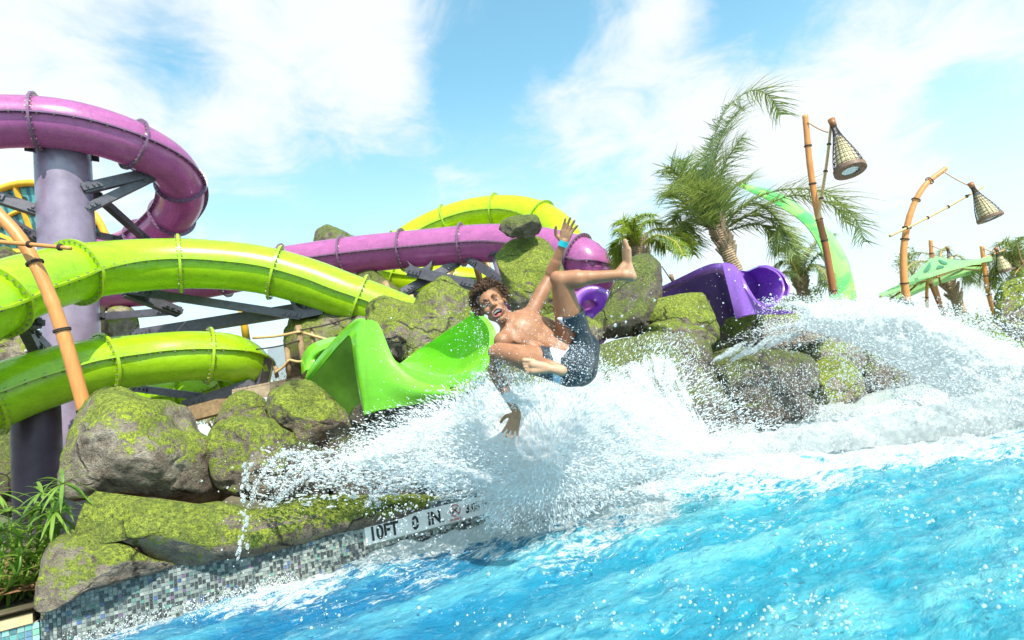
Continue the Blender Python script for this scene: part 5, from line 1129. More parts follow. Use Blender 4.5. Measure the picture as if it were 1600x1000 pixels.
    hand(wrL, f2, s2, n2, [(-.028, .078, .068, -.30, .15), (-.010, .084, .078, -.10, .2), (.010, .082, .074, .06, .2), (.027, .074, .060, .30, .2)], (-1, 1.0), .95)
    # head in its own frame
    hu = CR * -.518 + CU * .856; hr = CR * .856 + CU * .518; hf = np.cross(hr, hu); hf = hf * .97 + hr * .05 + hu * .10; hf /= np.linalg.norm(hf); hu = hu - hf * (hu @ hf); hu /= np.linalg.norm(hu); hr = np.cross(hu, hf)
    HO = P(770, 477, 3.30)
    def h(x, y, z): return HO + hr * x + hu * y + hf * z
    def he(x, y, z, rx, ry, rz): e(h(x, y, z), hr * rx, hu * ry, hf * rz)
    he(0, .028, -.018, .074, .088, .092); he(0, -.025, .015, .060, .072, .064); he(0, -.098, .036, .028, .021, .027)
    c(h(-.045, -.055, 0), .020, h(-.012, -.102, .03), .018); c(h(.045, -.055, 0), .020, h(.012, -.102, .03), .018)
    for s in (-1, 1):
        he(s * .039, -.018, .052, .024, .022, .020); he(s * .030, .036, .066, .024, .010, .014); he(s * .0125, -.016, .084, .0105, .0085, .011); he(s * .076, .0, -.015, .010, .028, .018)
        c(h(s * .033, -.032, .060), .012, h(s * .030, -.06, .052), .012)
    c(h(0, .030, .074), .0095, h(0, -.010, .094), .0125); he(0, -.013, .092, .0125, .010, .012)
    ring = [h(.030 * math.cos(a), -.058 + .0195 * math.sin(a), .070 + .006 * math.sin(a)) for a in np.linspace(0, 2 * math.pi, 17)]
    for i in range(16): c(ring[i], .0078, ring[i + 1], .0078)
    c(h(0, -.02, -.035), .055, neck, .050); c(h(0, -.06, -.02), .045, neck + (chest - neck) * .2, .050)
    me, v, ed = blobmesh(B, .0034)
    hl_ = (v - HO) @ np.stack([hr, hu, hf], 1)
    inhead = np.exp(-(np.linalg.norm(hl_ - [0, -.01, .03], axis=1) / .115) ** 4)
    dh = np.minimum(np.minimum(np.linalg.norm(v - (wrR + f1 * .1), axis=1), np.linalg.norm(v - (wrL + f2 * .1), axis=1)), np.minimum(np.linalg.norm(v - ball, axis=1) + .03, np.linalg.norm(v - (bl - CR * .03), axis=1) + .03))
    fine = np.maximum(inhead, sstep(.13, .08, dh))
    v = smooth_mesh(v, ed, .55 * (1 - .93 * fine), 16); v = smooth_mesh(v, ed, np.full(len(v), .5), 2)
    hl_ = (v - HO) @ np.stack([hr, hu, hf], 1); x, y, z = hl_.T
    # carve the open mouth and the eye sockets
    q = (x / .026) ** 2 + ((y + .058) / .0158) ** 2; m_ = (z > .02) & (q < 1.15); cut = np.where(m_, sstep(1.15, .55, q) * .040, 0)
    eyem = np.zeros(len(v))
    for s in (-1, 1): eyem = np.maximum(eyem, np.exp(-((x - s * .031) / .016) ** 2 - ((y - .014) / .010) ** 2) * (z > .02))
    v = v - hf * (cut + eyem * .010)[:, None]
    setco(me, v)
    pale = np.zeros(len(v))
    nrm_ = np.zeros(len(v) * 3); me.vertices.foreach_get('normal', nrm_); nrm_ = nrm_.reshape(-1, 3)
    tc = -(nrm_ @ CF)
    dd, _ = seg_d(v, hl, bl - CR * .04); pale = np.maximum(pale, sstep(.055, .04, dd) * sstep(.15, .55, tc))
    dd, _ = seg_d(v, heel, toe); pale = np.maximum(pale, sstep(.06, .045, dd) * sstep(.0, .5, nrm_ @ CR) * .9); pale = np.maximum(pale, sstep(.06, .045, dd) * .35)
    for w_, f_ in ((wrR, f1), (wrL, f2)): dd, _ = seg_d(v, w_ + f_ * .03, w_ + f_ * .15); pale = np.maximum(pale, sstep(.065, .05, dd) * .45)
    lip = ((q > .95) & (q < 2.1) & (z > .045)) * sstep(2.3, 1.7, q) * (np.abs(y + .06) < .034)
    for nm, val in (('pale', pale), ('lip', lip * 1.0), ('cavity', (cut > .008) * 1.0)):
        at = me.attributes.new(nm, 'FLOAT', 'POINT'); at.data.foreach_set('value', np.asarray(val, np.float32))
    me.materials.clear(); me.materials.append(M['skin']); me.transform(Matrix.Translation((-Vector(t['_o'])))); link('body', me, t, t['_o'])
    # eyes, brows, teeth, tongue
    for s in (-1, 1):
        mb = MB(); cc = h(s * .031, .013, .058); A = np.array([[cc + (hr * math.cos(f) * math.cos(o) + hu * math.sin(f) * .50 + hf * math.cos(f) * math.sin(o)) * .0138 for o in np.linspace(0, 2 * math.pi, 17)[:-1]] for f in np.linspace(-1.5, 1.5, 10)]); mb.grid(A, wrap=True); eo = mb.build('eye', M['eye'], t)
        mb = MB(); ci = cc + hf * .0132 + hu * -.0005; mb.add([ci + (hr * math.cos(o) + hu * math.sin(o)) * .0066 for o in np.linspace(0, 2 * math.pi, 15)[:-1]], [tuple(range(14))]); mb.build('iris', M['iris'], eo, smooth=False)
        mb = MB(); mb.tube([h(s * .014, .034, .082), h(s * .030, .042, .080), h(s * .048, .036, .066)], [.0035, .0045, .002], 8); mb.build('eyebrow', M['hair'], t)
        mb = MB(); mb.tube([h(s * .017, .016, .0705), h(s * .031, .0225, .0735), h(s * .046, .015, .066)], [.0022, .0035, .0018], 6); mb.build('eyelid', M['skin'], t)
    mb = MB(); 
    for k in range(8): a = (k - 3.5) * .0062; mb.box(h(a, -.0500 + abs(a) * -.12, .064 - a * a * 12), hr * .0029, hu * .0052, hf * .003)
    mb.build('teeth', M['teeth'], t, smooth=False, kind='stuff')
    mb = MB(); A = np.array([[h(.017 * math.cos(o) * math.cos(f), -.072 + .009 * math.sin(f), .048 + .022 * math.sin(o) * math.cos(f)) for o in np.linspace(0, 2 * math.pi, 17)[:-1]] for f in np.linspace(-1.5, 1.5, 9)]); mb.grid(A, wrap=True); mb.build('tongue', M['tongue'], t)
    # afro: a cap with thousands of short curls
    rg = np.random.default_rng(11); mb = MB()
    A = np.array([[h(.083 * math.cos(f) * math.cos(o), .040 + .095 * math.sin(f), -.030 + .090 * math.cos(f) * math.sin(o)) for o in np.linspace(0, 2 * math.pi, 33)[:-1]] for f in np.linspace(-.75, 1.5, 16)])
    mb.grid(A, wrap=True); k = 0
    while k < 2400:
        dr = rg.normal(size=3); dr /= np.linalg.norm(dr)
        if dr[1] < -.35 or (dr[2] > .30 and dr[1] < .52 + .12 * abs(dr[0]) ) : continue
        lumps = .9 + .22 * float(vnoise((dr * 2.6)[None])[0]); base_ = np.array([dr[0] * .080, .036 + dr[1] * .088, -.028 + dr[2] * .086]); o_ = h(*base_); D = hr * dr[0] + hu * dr[1] + hf * dr[2]; L = rg.uniform(.022, .046) * lumps
        u = np.cross(D, rg.normal(size=3)); u /= np.linalg.norm(u); w = np.cross(D, u); R_ = rg.uniform(.004, .0065); ph = rg.uniform(0, 6.28)
        mb.tube([o_ + D * L * s + (u * math.cos(ph + s * 9) + w * math.sin(ph + s * 9)) * R_ for s in np.linspace(0, 1, 9)], np.linspace(.0030, .0022, 9), 3, False); k += 1
    mb.build('hair', M['hair'], t, kind='stuff')
    # board shorts
    m, nt = newmat('board_shorts'); s_ = NT(nt); ps = s_.pos(); wa = s_.n('ShaderNodeAttribute', attribute_name='panel').outputs['Fac']
    col = s_.mix(s_.mr(s_.noise(12, 5, .6, ps), .3, .7), (.006, .011, .021), (.014, .028, .045)); col = s_.mix(s_.mr(wa, .45, .55), col, (.62, .66, .80)); 
    weave = s_.math('ADD', s_.noise(9, 4, .6, ps, .8), s_.math('MULTIPLY', s_.noise(300, 2, .5, ps), .15)); s_.out(s_.bsdf(base=col, rough=.45, sheen=.1, normal=s_.bump(weave, .7, .03)).outputs[0]); M['shorts'] = m
    S = []; ft = lambda f, a, b: a * (1 - f) + b * f
    e1 = ft(.60, h1, k1); e2 = ft(.50, h2, k2); wst = waist + (hipc - waist) * .55
    S += [('c', wst, .116, hipc, .124), ('c', h1, .118, h2, .118), ('c', h1, .118, ft(.35, h1, k1), .104), ('c', ft(.35, h1, k1), .104, e1, .095), ('c', h2, .116, ft(.3, h2, k2), .099), ('c', ft(.3, h2, k2), .099, e2, .086), ('c', P(905, 575, 3.4), .112, P(912, 545, 3.42), .10)]
    ms, vs, es = blobmesh(S, .006)
    u1_ = (k1 - h1) / np.linalg.norm(k1 - h1); u2_ = (k2 - h2) / np.linalg.norm(k2 - h2); tw = (waist - hipc) / np.linalg.norm(waist - hipc)
    vs = smooth_mesh(vs, es, np.full(len(vs), .5), 10)
    # open, cut-off hems at both thighs and the waist
    for o_, u_, lim in ((h1, u1_, np.linalg.norm(e1 - h1) * 1.0), (h2, u2_, np.linalg.norm(e2 - h2) * 1.0), (hipc, tw, np.linalg.norm(wst - hipc) * 1.05)):
        s0 = (vs - o_) @ u_; rdist = np.linalg.norm((vs - o_) - s0[:, None] * u_, axis=1); over = (s0 > lim) & (rdist < .2); vs[over] -= u_ * (s0[over] - lim)[:, None]
    fold = fbm(vs * np.array([14, 14, 14]), 3, 7) - .5; setco(ms, vs); nr = np.zeros(len(vs) * 3); ms.vertices.foreach_get('normal', nr); nr = nr.reshape(-1, 3); vs = vs + nr * (fold * .016)[:, None]; setco(ms, vs)
    # pale side panel running up the front of the raised thigh to the waist
    X, Y, D = PJ(vs); lineX = np.interp(Y, [478, 500, 520, 545, 560], [866, 871, 879, 874, 870]); wid = np.interp(Y, [478, 500, 520, 545, 560], [10, 8, 7, 15, 6])
    pan = sstep(1.15, .85, np.abs(X - lineX) / wid) * ((vs - h1) @ u1_ > -.02); pan = pan * (D < 3.45); at = ms.attributes.new('panel', 'FLOAT', 'POINT'); at.data.foreach_set('value', pan.astype(np.float32))
    ms.materials.clear(); ms.materials.append(M['shorts']); ms.transform(Matrix.Translation(-Vector(t['_o']))); link('shorts', ms, t, t['_o'])
    # wristband
    ax = (wrR - elR) / np.linalg.norm(wrR - elR); u = np.cross(ax, CF); u /= np.linalg.norm(u); w = np.cross(ax, u); c0 = wrR + ax * .004
    A = np.array([[c0 + ax * a + (u * math.cos(o) + w * math.sin(o)) * r_ for o in np.linspace(0, 2 * math.pi, 33)[:-1]] for a, r_ in ((-.017, .0275), (-.017, .0305), (.017, .0300), (.017, .0265), (-.017, .0275))]); mb = MB(); mb.grid(A, wrap=True); mb.build('wristband', M['band'], t, angle=40)
person()
# ------------------------------------------------------------------ white water
def inpoly(x, y, poly):
    poly = np.asarray(poly, float); r_ = np.zeros(len(x), bool); j = len(poly) - 1
    for i in range(len(poly)):
        xi, yi = poly[i]; xj, yj = poly[j]
        c = ((yi > y) != (yj > y)) & (x < (xj - xi) * (y - yi) / (yj - yi + 1e-12) + xi); r_ ^= c; j = i
    return r_
def edgedist(x, y, poly):
    poly = np.asarray(poly, float); d = np.full(len(x), 1e9)
    for i in range(len(poly)):
        a = poly[i - 1]; b = poly[i]; ab = b - a; t = np.clip(((x - a[0]) * ab[0] + (y - a[1]) * ab[1]) / (ab @ ab + 1e-9), 0, 1)
        d = np.minimum(d, np.hypot(x - a[0] - t * ab[0], y - a[1] - t * ab[1]))
    return d
def PV(x, y, d): return CAM + (np.stack([(x - 800) / FPX, -(y - 500) / FPX, -np.ones_like(x)], 1) @ RC.T) * np.asarray(d)[:, None]
def mat_drop(name, c, tr, rough):
    m, nt = newmat(name); t = NT(nt)
    b = t.bsdf(base=c, rough=rough, spec=.5, coat=.15, coatr=.1); tl = t.n('ShaderNodeBsdfTranslucent', {'Color': (.92, .96, .98)})
    mx = t.n('ShaderNodeMixShader', {0: tr}); nt.links.new(b.outputs[0], mx.inputs[1]); nt.links.new(tl.outputs[0], mx.inputs[2]); t.out(mx.outputs[0]); return m
M['drop'] = mat_drop('aerated_droplets', (.93, .94, .95), .5, .4)
def mat_foam(name, sx, thr=.5, tint=(.96, .97, .97), gap=(.80, .85, .87), scale=1.0, fine=60.0):
    """aerated water sheet torn into lace: the holes are real gaps (transparent)"""
    m, nt = newmat(name); t = NT(nt); ps = t.pos()
    den = t.n('ShaderNodeAttribute', attribute_name='lace').outputs['Fac']; uvf = t.n('ShaderNodeAttribute', attribute_name='streamuv').outputs['Vector']
    st = t.n('ShaderNodeMapping', {'Vector': uvf, 'Scale': sx}).outputs[0]
    a = t.noise(6 * scale, 8, .72, st, .5); b_ = t.noise(fine, 6, .8, ps); c = t.noise(fine * 2.6, 3, .8, ps)
    n_ = t.math('ADD', t.math('MULTIPLY', a, .60), t.math('ADD', t.math('MULTIPLY', b_, .27), t.math('MULTIPLY', c, .13)))
    al = t.mr(t.math('ADD', t.math('MULTIPLY', t.math('SUBTRACT', den, .5), .62), n_), thr - .012, thr + .012, 0, 1)
    col = t.mix(t.mr(t.math('ADD', t.math('MULTIPLY', a, .5), t.math('MULTIPLY', b_, .5)), .40, .56), gap, tint)
    nrm = t.bump(t.math('ADD', t.math('MULTIPLY', a, 1.5), t.math('ADD', b_, t.math('MULTIPLY', c, .6))), .6, .04)
    b = t.bsdf(base=col, rough=.45, spec=.5, normal=nrm); tl = t.n('ShaderNodeBsdfTranslucent', {'Color': tint, 'Normal': nrm})
    mx = t.n('ShaderNodeMixShader', {0: .5}); nt.links.new(b.outputs[0], mx.inputs[1]); nt.links.new(tl.outputs[0], mx.inputs[2])
    tp = t.n('ShaderNodeBsdfTransparent'); fx = t.n('ShaderNodeMixShader', {0: al}); nt.links.new(tp.outputs[0], fx.inputs[1]); nt.links.new(mx.outputs[0], fx.inputs[2]); t.out(fx.outputs[0]); return m
mg_, ng_ = newmat('clear_water_beads'); tg_ = NT(ng_); tg_.out(tg_.bsdf(base=(.97, .99, 1), rough=.03, trans=.75, ior=1.33, spec=.6).outputs[0]); M['bead'] = mg_
M['foam'] = mat_foam('torn_foam', (1, 1, 1), .5, (.92, .92, .915), (.76, .80, .82))
M['burst'] = mat_foam('radial_torn_foam', (.8, 1.6, 1), .5, (.92, .92, .915), (.78, .82, .84), 1.5, 45.0)
M['curtain'] = mat_foam('streaked_water', (.22, 1.5, 1), .53, (.80, .86, .88), (.05, .11, .13), 2.4, 34.0)
M['fall'] = mat_foam('falling_water_lace', (1, .35, 1), .5, (.88, .92, .93), (.5, .6, .62), 1.8, 55.0)
def veil(name, label, poly, dfn, mat, step=3.0, polar=None, fade=45, dens=1.0, lump=.16, seed=0, flow=(0, 0), bulge=.25, cat='splash', top_open=0, densfn=None):
    poly = np.asarray(poly, float); x0, y0 = poly.min(0) - 2; x1, y1 = poly.max(0) + 2
    nx, ny = int((x1 - x0) / step) + 1, int((y1 - y0) / step) + 1; X, Y = np.meshgrid(np.linspace(x0, x1, nx), np.linspace(y0, y1, ny), indexing='ij'); x, y = X.ravel(), Y.ravel()
    ins = inpoly(x, y, poly); ed = edgedist(x, y, poly) * np.where(ins, 1, -1)
    d = dfn(x, y); den = np.clip(ed / fade, -.6, 1) * dens
    if densfn is not None: den = den * densfn(x, y)
    pts = PV(x, y, d); k = fbm(pts * 2.2, 5, seed) - .5; k2 = fbm(pts * 9, 4, seed + 3) - .5; k3 = fbm(pts * 28, 2, seed + 6) - .5
    pts = PV(x, y, d - bulge * sstep(0, fade * 1.6, ed) - k * lump * 2.4 - k2 * lump * .9 - k3 * lump * .3)
    keep = ed > -step * 4; idx = np.arange(nx * ny).reshape(nx, ny); kk = keep.reshape(nx, ny)
    q = np.stack([idx[:-1, :-1], idx[1:, :-1], idx[1:, 1:], idx[:-1, 1:]], -1).reshape(-1, 4); q = q[kk.ravel()[q].all(1)]
    used = np.unique(q); mp = -np.ones(nx * ny, int); mp[used] = np.arange(len(used)); q = mp[q]
    me = bpy.data.meshes.new(name); me.vertices.add(len(used)); me.vertices.foreach_set('co', pts[used].reshape(-1)); me.loops.add(q.size); me.loops.foreach_set('vertex_index', q.reshape(-1)); me.polygons.add(len(q)); me.polygons.foreach_set('loop_start', np.arange(len(q)) * 4); me.polygons.foreach_set('use_smooth', np.ones(len(q), bool)); me.update(calc_edges=True)
    at = me.attributes.new('lace', 'FLOAT', 'POINT'); at.data.foreach_set('value', den[used].astype(np.float32))
    c, s = math.cos(math.radians(flow[0])), math.sin(math.radians(flow[0])); fx = (x * c + y * s) / 200; fy = (-x * s + y * c) / 200
    if polar: rx_, ry_ = x - polar[0], y - polar[1]; fx = np.hypot(rx_, ry_) / 420; fy = np.arctan2(ry_, rx_) * 1.5
    at = me.attributes.new('streamuv', 'FLOAT_VECTOR', 'POINT'); at.data.foreach_set('vector', np.stack([fx, fy, np.full_like(fx, seed * .37)], 1)[used].astype(np.float32).reshape(-1))
    me.materials.append(M[mat]); link(name, me, kind='stuff', label=label, category=cat)

DP, DR, DS, DE = [], [], [], []       # drops: place, radius, stretch, euler
def add_drops(pts, rad, dirs=None, st=1.0, jit=.35):
    n = len(pts); DP.append(pts); DR.append(rad); stv = np.broadcast_to(np.asarray(st, float), (n,)) * RNG.uniform(.8, 1.25, n); DS.append(stv)
    dr = RNG.normal(size=(n, 3)) if dirs is None else dirs + RNG.normal(size=(n, 3)) * jit; dr /= np.linalg.norm(dr, axis=1)[:, None]
    DE.append(np.stack([np.zeros(n), np.arccos(np.clip(dr[:, 2], -1, 1)), np.arctan2(dr[:, 1], dr[:, 0])], 1))
def sizes(n, a, b, pw=2.6): return a + (b - a) * RNG.random(n) ** pw
def spray(poly, n, dmin, dmax, a, b, fade=30, clump=.5, cs=7, seed=0, dirs=None, st=1.15, pw=3.0, bias=None, dfn=None):
    poly = np.asarray(poly, float); lo, hi = poly.min(0), poly.max(0); m = int(n * 5); x = RNG.uniform(lo[0], hi[0], m); y = RNG.uniform(lo[1], hi[1], m); k = inpoly(x, y, poly); x, y = x[k], y[k]
    d = RNG.uniform(0, 1, len(x)); d = (dfn(x, y) if dfn else 0) + dmin + (dmax - dmin) * d; p_ = PV(x, y, d); ed = edgedist(x, y, poly)
    w = sstep(0, fade, ed) * .85 + .04; f = fbm(p_ * cs, 3, seed + 60); w = w * (1 - clump + clump * sstep(.42, .62, f) * 1.6)
    if bias is not None: w = w * bias(x, y)
    k = RNG.random(len(x)) < w; p_ = p_[k][:n]
    if dirs is not None and len(dirs) == 3:
        X_, Y_, _ = PJ(p_); dv = CR[None] * (X_ - dirs[0])[:, None] - CU[None] * (Y_ - dirs[1])[:, None]; dv /= np.linalg.norm(dv, axis=1)[:, None] + 1e-9; rr_ = sizes(len(p_), a, b, pw); add_drops(p_, rr_, dv, 1 + (st - 1) * RNG.random(len(p_)) ** 3 * 5, .2); return
    dv = None if dirs is None else np.broadcast_to((CR * dirs[0] + CU * dirs[1])[None], (len(p_), 3))
    add_drops(p_, sizes(len(p_), a, b, pw), dv, st)
def strand(path, d, n, a, b, spread, seed=0, ddir=0.0):
    S = catmull([P(x, y, d + ddir * i) for i, (x, y) in enumerate(path)], 16); L = arclen(S); l = RNG.uniform(0, L[-1], n); c = resample(S, l); T = resample(S, np.minimum(l + .02, L[-1])) - c; add_drops(c + RNG.normal(size=(n, 3)) * spread * RNG.random((n, 1)) ** .8, sizes(n, a, b), T / (np.linalg.norm(T, axis=1)[:, None] + 1e-9), 1.7)
    n2 = n // 2; l = RNG.uniform(0, L[-1], n2); add_drops(resample(S, l) + RNG.normal(size=(n2, 3)) * spread * 4, sizes(n2, a * .7, b * .6), None, 1.1)

# main splash thrown up by the swimmer
MAIN = [(500, 722), (530, 692), (565, 670), (620, 640), (670, 622), (712, 598), (755, 566), (790, 575), (840, 570), (880, 570), (915, 555), (935, 540), (965, 572), (1010, 604), (1070, 632), (1120, 655), (1160, 676), (1215, 668), (1180, 730), (1080, 770), (960, 800), (850, 835), (760, 840), (735, 800), (690, 785), (620, 770), (540, 760)]
veil('splash', 'dense white core of the splash under the swimmer, behind his lowered hand', MAIN, lambda x, y: 4.55 + (x - 800) * .0016, 'burst', polar=(850, 700), seed=1, fade=55, bulge=.30)
M2 = [(640, 650), (700, 625), (760, 600), (820, 606), (880, 606), (930, 592), (960, 575), (1000, 610), (1060, 660), (1120, 700), (1100, 752), (980, 792), (860, 825), (790, 820), (740, 780), (690, 740)]
veil('splash', 'torn inner curtain of the splash between the swimmer and the pool wall', M2, lambda x, y: 4.1 + (x - 800) * .0010, 'burst', polar=(850, 700), seed=4, fade=60, bulge=.2, dens=.85)
M3 = [(545, 730), (610, 690), (700, 665), (790, 700), (860, 720), (960, 720), (1060, 735), (980, 790), (860, 828), (780, 836), (740, 805), (650, 770), (580, 765)]
veil('splash', 'lacy front edge of the splash just above the pool surface', M3, lambda x, y: 3.85 + (x - 800) * .0012, 'burst', polar=(900, 720), seed=7, fade=60, bulge=.15, dens=.62, lump=.12)
veil('splash', 'knot of white water hiding the wrist of the lowered arm', [(772, 612), (792, 600), (812, 606), (840, 600), (852, 626), (838, 650), (818, 643), (800, 640), (780, 640)], lambda x, y: 3.16 + 0 * x, 'foam', seed=9, fade=16, bulge=.03, dens=.8, lump=.02, step=1.5)
# water running over the broad rock
FALL = [(930, 560), (945, 545), (985, 530), (1040, 520), (1080, 540), (1095, 580), (1115, 620), (1140, 660), (1180, 690), (1100, 720), (960, 700), (900, 640)]
veil('waterfall', 'lacy waterfall running over the broad mossy rock', FALL, lambda x, y: 6.05 - (y - 520) * .006 + (x - 1000) * .002, 'fall', seed=12, fade=40, bulge=.1, dens=.55, lump=.10, flow=(-25, 0))
veil('waterfall', 'second torn layer of the waterfall over the broad mossy rock', [(900, 600), (960, 560), (1040, 570), (1090, 620), (1130, 680), (1060, 720), (940, 710)], lambda x, y: 5.5 - (y - 560) * .004 + (x - 1000) * .002, 'fall', seed=14, fade=45, bulge=.1, dens=.66, lump=.12, flow=(-25, 0))
# jet from the violet slide, arching right into the pool
JET = [(1172, 470), (1190, 463), (1250, 458), (1320, 458), (1400, 462), (1450, 468), (1500, 490), (1560, 520), (1620, 540), (1720, 560), (1720, 700), (1600, 672), (1500, 640), (1440, 612), (1400, 590), (1350, 560), (1300, 540), (1240, 525), (1170, 530), (1110, 552), (1118, 538), (1160, 514), (1210, 498), (1240, 490), (1205, 486)]
jd = lambda x, y: np.interp(x, [1100, 1200, 1400, 1700], [7.0, 6.85, 6.3, 5.6])
veil('water_jet', 'thick white jet arching out of the violet slide to the right', JET, jd, 'foam', seed=20, fade=26, bulge=.3, dens=1.0, lump=.16, flow=(15, 0))
veil('water_jet', 'blue grey streaked underside of the jet beside the mossy rocks', [(1098, 570), (1104, 552), (1130, 532), (1180, 512), (1250, 505), (1300, 520), (1290, 545), (1250, 540), (1200, 560), (1150, 575), (1110, 582)], lambda x, y: 6.75 + 0 * x, 'curtain', seed=22, fade=16, bulge=.08, dens=.60, lump=.05, flow=(-38, 0), step=2)
veil('splash', 'low white froth along the waterline under the jet at right', [(1060, 700), (1150, 672), (1250, 655), (1350, 640), (1450, 622), (1560, 590), (1720, 550), (1720, 664), (1560, 690), (1400, 706), (1250, 724), (1120, 748)], lambda x, y: 5.9 - (x - 1100) * .0009, 'foam', seed=31, fade=22, bulge=.02, dens=.9, lump=.05)
veil('water_jet', 'torn spray falling from the jet over the mossy rocks at right', [(1250, 530), (1320, 540), (1400, 575), (1450, 600), (1520, 640), (1560, 660), (1440, 660), (1380, 628), (1320, 600), (1270, 570)], lambda x, y: 6.6 - (x - 1250) * .002, 'foam', seed=25, fade=40, bulge=.1, dens=.42, lump=.12)
veil('water_jet', 'misty crest of the jet where it meets the background plants', [(1400, 470), (1450, 462), (1520, 485), (1600, 515), (1700, 530), (1700, 580), (1560, 560), (1460, 510)], lambda x, y: 6.9 - (x - 1250) * .002, 'foam', seed=27, fade=45, bulge=.1, dens=.45, lump=.15)
# droplets
spray(MAIN, 64000, 3.6, 4.3, .0008, .0036, 18, .6, 6, 1, (850, 720, 0), 2.2, bias=lambda x, y: np.where((np.hypot(x - 800, y - 668) < 30), .0, 1.0))
spray([(470, 700), (560, 640), (640, 610), (700, 590), (760, 570), (900, 560), (960, 520), (1040, 510), (1140, 600), (1240, 660), (1180, 760), (980, 810), (800, 850), (700, 772), (560, 770), (440, 790), (420, 740)], 24000, 3.7, 5.2, .0009, .0050, 40, .98, 5, 2, (850, 730, 0), 2.3)
spray([(400, 700), (470, 690), (560, 700), (700, 690), (760, 730), (760, 772), (640, 778), (540, 792), (460, 800), (400, 800)], 3000, 3.7, 4.4, .0015, .010, 25, .9, 6, 3, (800, 760, 0), 1.8)
spray([(560, 800), (640, 760), (740, 750), (790, 780), (760, 850), (700, 860), (600, 850)], 450, 3.6, 4.2, .002, .009, 25, .5, 6, 4)
spray([(690, 480), (740, 440), (830, 450), (930, 480), (950, 600), (860, 640), (760, 640), (690, 600)], 1300, 2.75, 3.1, .0007, .0030, 40, .5, 5, 5, pw=4)
spray([(735, 455), (760, 520), (800, 560), (790, 610), (760, 600), (735, 540)], 380, 2.85, 3.1, .0008, .003, 12, .3, 5, 6, pw=3)
spray([(870, 520), (940, 540), (930, 600), (860, 610), (840, 560)], 900, 2.9, 3.15, .001, .0035, 14, .3, 5, 7, pw=3)
spray([(770, 560), (830, 580), (840, 640), (790, 650), (770, 610)], 900, 3.0, 3.3, .0012, .005, 12, .3, 5, 8)
spray([(560, 480), (700, 480), (720, 700), (600, 700)], 220, 3.0, 4.6, .001, .005, 20, .3, 4, 9, pw=4)
spray([(940, 400), (1150, 400), (1320, 440), (1320, 560), (1100, 560), (940, 560)], 260, 2.6, 6.0, .0015, .008, 30, .3, 4, 10, pw=5)
spray([(1080, 560), (1300, 560), (1460, 600), (1420, 660), (1240, 690), (1120, 700)], 6000, 5.2, 6.6, .0015, .007, 20, .8, 4, 11)
spray(JET, 30000, -.5, .1, .0012, .0055, 14, .6, 4, 12, (.8, -.2), 2.4, dfn=jd)
spray([(1180, 470), (1300, 446), (1440, 456), (1560, 480), (1700, 500), (1700, 720), (1500, 690), (1380, 640), (1260, 560), (1150, 560)], 30000, -.9, .6, .0012, .0058, 30, .8, 4, 13, (.7, -.1), 2.0, dfn=jd)
spray([(1540, 430), (1700, 420), (1700, 560), (1560, 560), (1500, 500)], 900, 4.5, 6.5, .002, .008, 20, .4, 4, 14)
spray([(930, 520), (1080, 510), (1150, 600), (1180, 680), (1000, 700), (900, 640)], 5000, 5.0, 6.3, .0012, .0065, 20, .85, 4, 15, (-.2, -.8), 1.6)
# ropes of beads and small fans left of the splash
strand([(392, 790), (404, 752), (424, 722), (446, 708), (466, 712), (484, 734), (498, 744)], 4.25, 900, .003, .010, .012)
strand([(415, 800), (440, 775), (468, 752), (500, 735), (540, 722), (590, 712)], 4.2, 900, .003, .009, .012)
strand([(440, 765), (452, 738), (468, 722), (486, 712), (520, 704)], 4.3, 500, .003, .008, .012)
strand([(575, 790), (592, 765), (625, 742), (655, 738), (672, 752)], 4.1, 600, .003, .009, .012)
strand([(572, 740), (580, 770), (592, 790)], 4.2, 300, .003, .009, .012)
strand([(386, 725), (380, 770), (384, 815), (378, 850), (370, 880)], 3.6, 60, .005, .014, .02)
strand([(1305, 540), (1320, 575), (1310, 610), (1290, 640), (1275, 655)], 6.4, 160, .004, .010, .06)
strand([(1262, 655), (1285, 640), (1310, 650), (1325, 665)], 6.2, 200, .004, .011, .05)
strand([(1395, 600), (1405, 620), (1430, 628), (1450, 640)], 6.5, 200, .004, .011, .05)
# froth thrown along the waterline, then white beads standing in for sun glints
def froth(n, s0, s1, o0, o1, z, a, b, seed):
    s = RNG.uniform(s0, s1, n); o = o0 + (o1 - o0) * RNG.random(n) ** 1.6; p_ = wp(0)[None] * 0 + WA[None] + WD[None] * s[:, None] + WN[None] * o[:, None]; f = fbm(p_ * 3, 3, seed); k = RNG.random(n) < sstep(.40, .62, f); p_ = p_[k]; p_[:, 2] = z * RNG.random(len(p_)) ** 2.2; add_drops(p_, sizes(len(p_), a, b))
froth(7000, .6, 3.0, .02, .5, .06, .0012, .005, 5); froth(30000, 2.9, 9, 0, 1.4, .26, .0014, .007, 6); froth(1800, -.1, .9, 0, .3, .06, .0015, .006, 7); froth(9000, 5, 16, .2, 3, .4, .003, .012, 8)
n = 9500; xx = RNG.uniform(250, 1600, n); yy = RNG.uniform(660, 1000, n); kk = yy > np.interp(xx, BLUEX, BLUEY) - 10; pts = np.array([G(a, b, .03) for a, b in zip(xx[kk], yy[kk])]); pts[:, 2] += RNG.random(len(pts)) * .04; dd_ = np.linalg.norm(pts - CAM, axis=1); f_ = fbm(pts * np.array([5, 5, 1]), 3, 44); k_ = RNG.random(len(pts)) < sstep(.52, .70, f_) * .9 + .015; add_drops(pts[k_], (dd_[k_] * .0013) * (.22 + 1.9 * RNG.random(k_.sum()) ** 5))

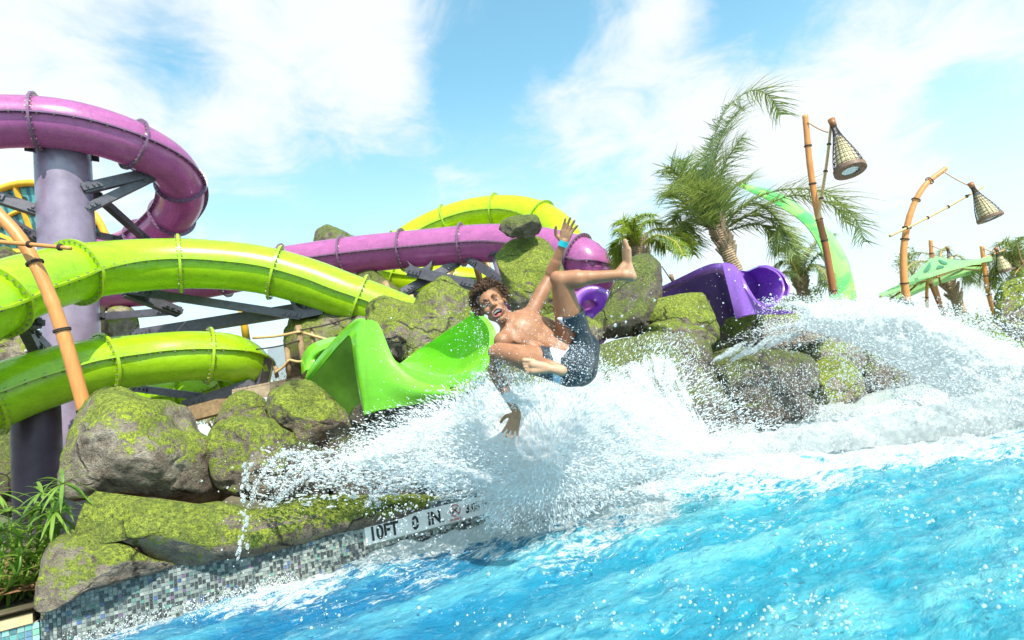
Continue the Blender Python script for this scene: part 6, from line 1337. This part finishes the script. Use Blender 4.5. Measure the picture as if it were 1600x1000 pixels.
def emit_drops():
    pos_ = np.concatenate(DP); rad = np.concatenate(DR); st = np.concatenate(DS); eu = np.concatenate(DE); big = rad > .0045
    for name, label, sel, sub in (('water_droplet', 'fine white droplets of the spray all round the swimmer and jet, plus pool glint beads', ~big, 1), ('water_droplet', 'larger round beads of water flying in front of the rocks, some as pool glints', big, 2)):
        p_, r_, s_, e_ = pos_[sel], rad[sel], st[sel], eu[sel]; me = bpy.data.meshes.new('spray_points'); me.vertices.add(len(p_)); me.vertices.foreach_set('co', p_.reshape(-1))
        sc = np.stack([r_, r_, r_ * s_], 1)
        for nm, val in (('dscale', sc), ('drot', e_)): at = me.attributes.new(nm, 'FLOAT_VECTOR', 'POINT'); at.data.foreach_set('vector', val.astype(np.float32).reshape(-1))
        o = link(name, me, kind='stuff', label=label, category='spray'); me.materials.append(M['drop' if sub == 1 else 'bead'])
        ng = bpy.data.node_groups.new('spray_drops', 'GeometryNodeTree'); ng.interface.new_socket('Geometry', in_out='INPUT', socket_type='NodeSocketGeometry'); ng.interface.new_socket('Geometry', in_out='OUTPUT', socket_type='NodeSocketGeometry')
        N = ng.nodes.new; gi = N('NodeGroupInput'); go = N('NodeGroupOutput'); ico = N('GeometryNodeMeshIcoSphere'); ico.inputs['Subdivisions'].default_value = sub; ico.inputs['Radius'].default_value = 1
        sm = N('GeometryNodeSetShadeSmooth'); mt = N('GeometryNodeSetMaterial'); mt.inputs['Material'].default_value = M['drop' if sub == 1 else 'bead']; ip = N('GeometryNodeInstanceOnPoints')
        a1 = N('GeometryNodeInputNamedAttribute'); a1.data_type = 'FLOAT_VECTOR'; a1.inputs[0].default_value = 'dscale'; a2 = N('GeometryNodeInputNamedAttribute'); a2.data_type = 'FLOAT_VECTOR'; a2.inputs[0].default_value = 'drot'
        L = ng.links.new; L(ico.outputs[0], sm.inputs[0]); L(sm.outputs[0], mt.inputs[0]); L(gi.outputs[0], ip.inputs['Points']); L(mt.outputs[0], ip.inputs['Instance']); L(a1.outputs[0], ip.inputs['Scale'])
        try: L(a2.outputs[0], ip.inputs['Rotation'])
        except Exception: pass
        L(ip.outputs[0], go.inputs[0]); md = o.modifiers.new('drops', 'NODES'); md.node_group = ng
emit_drops()
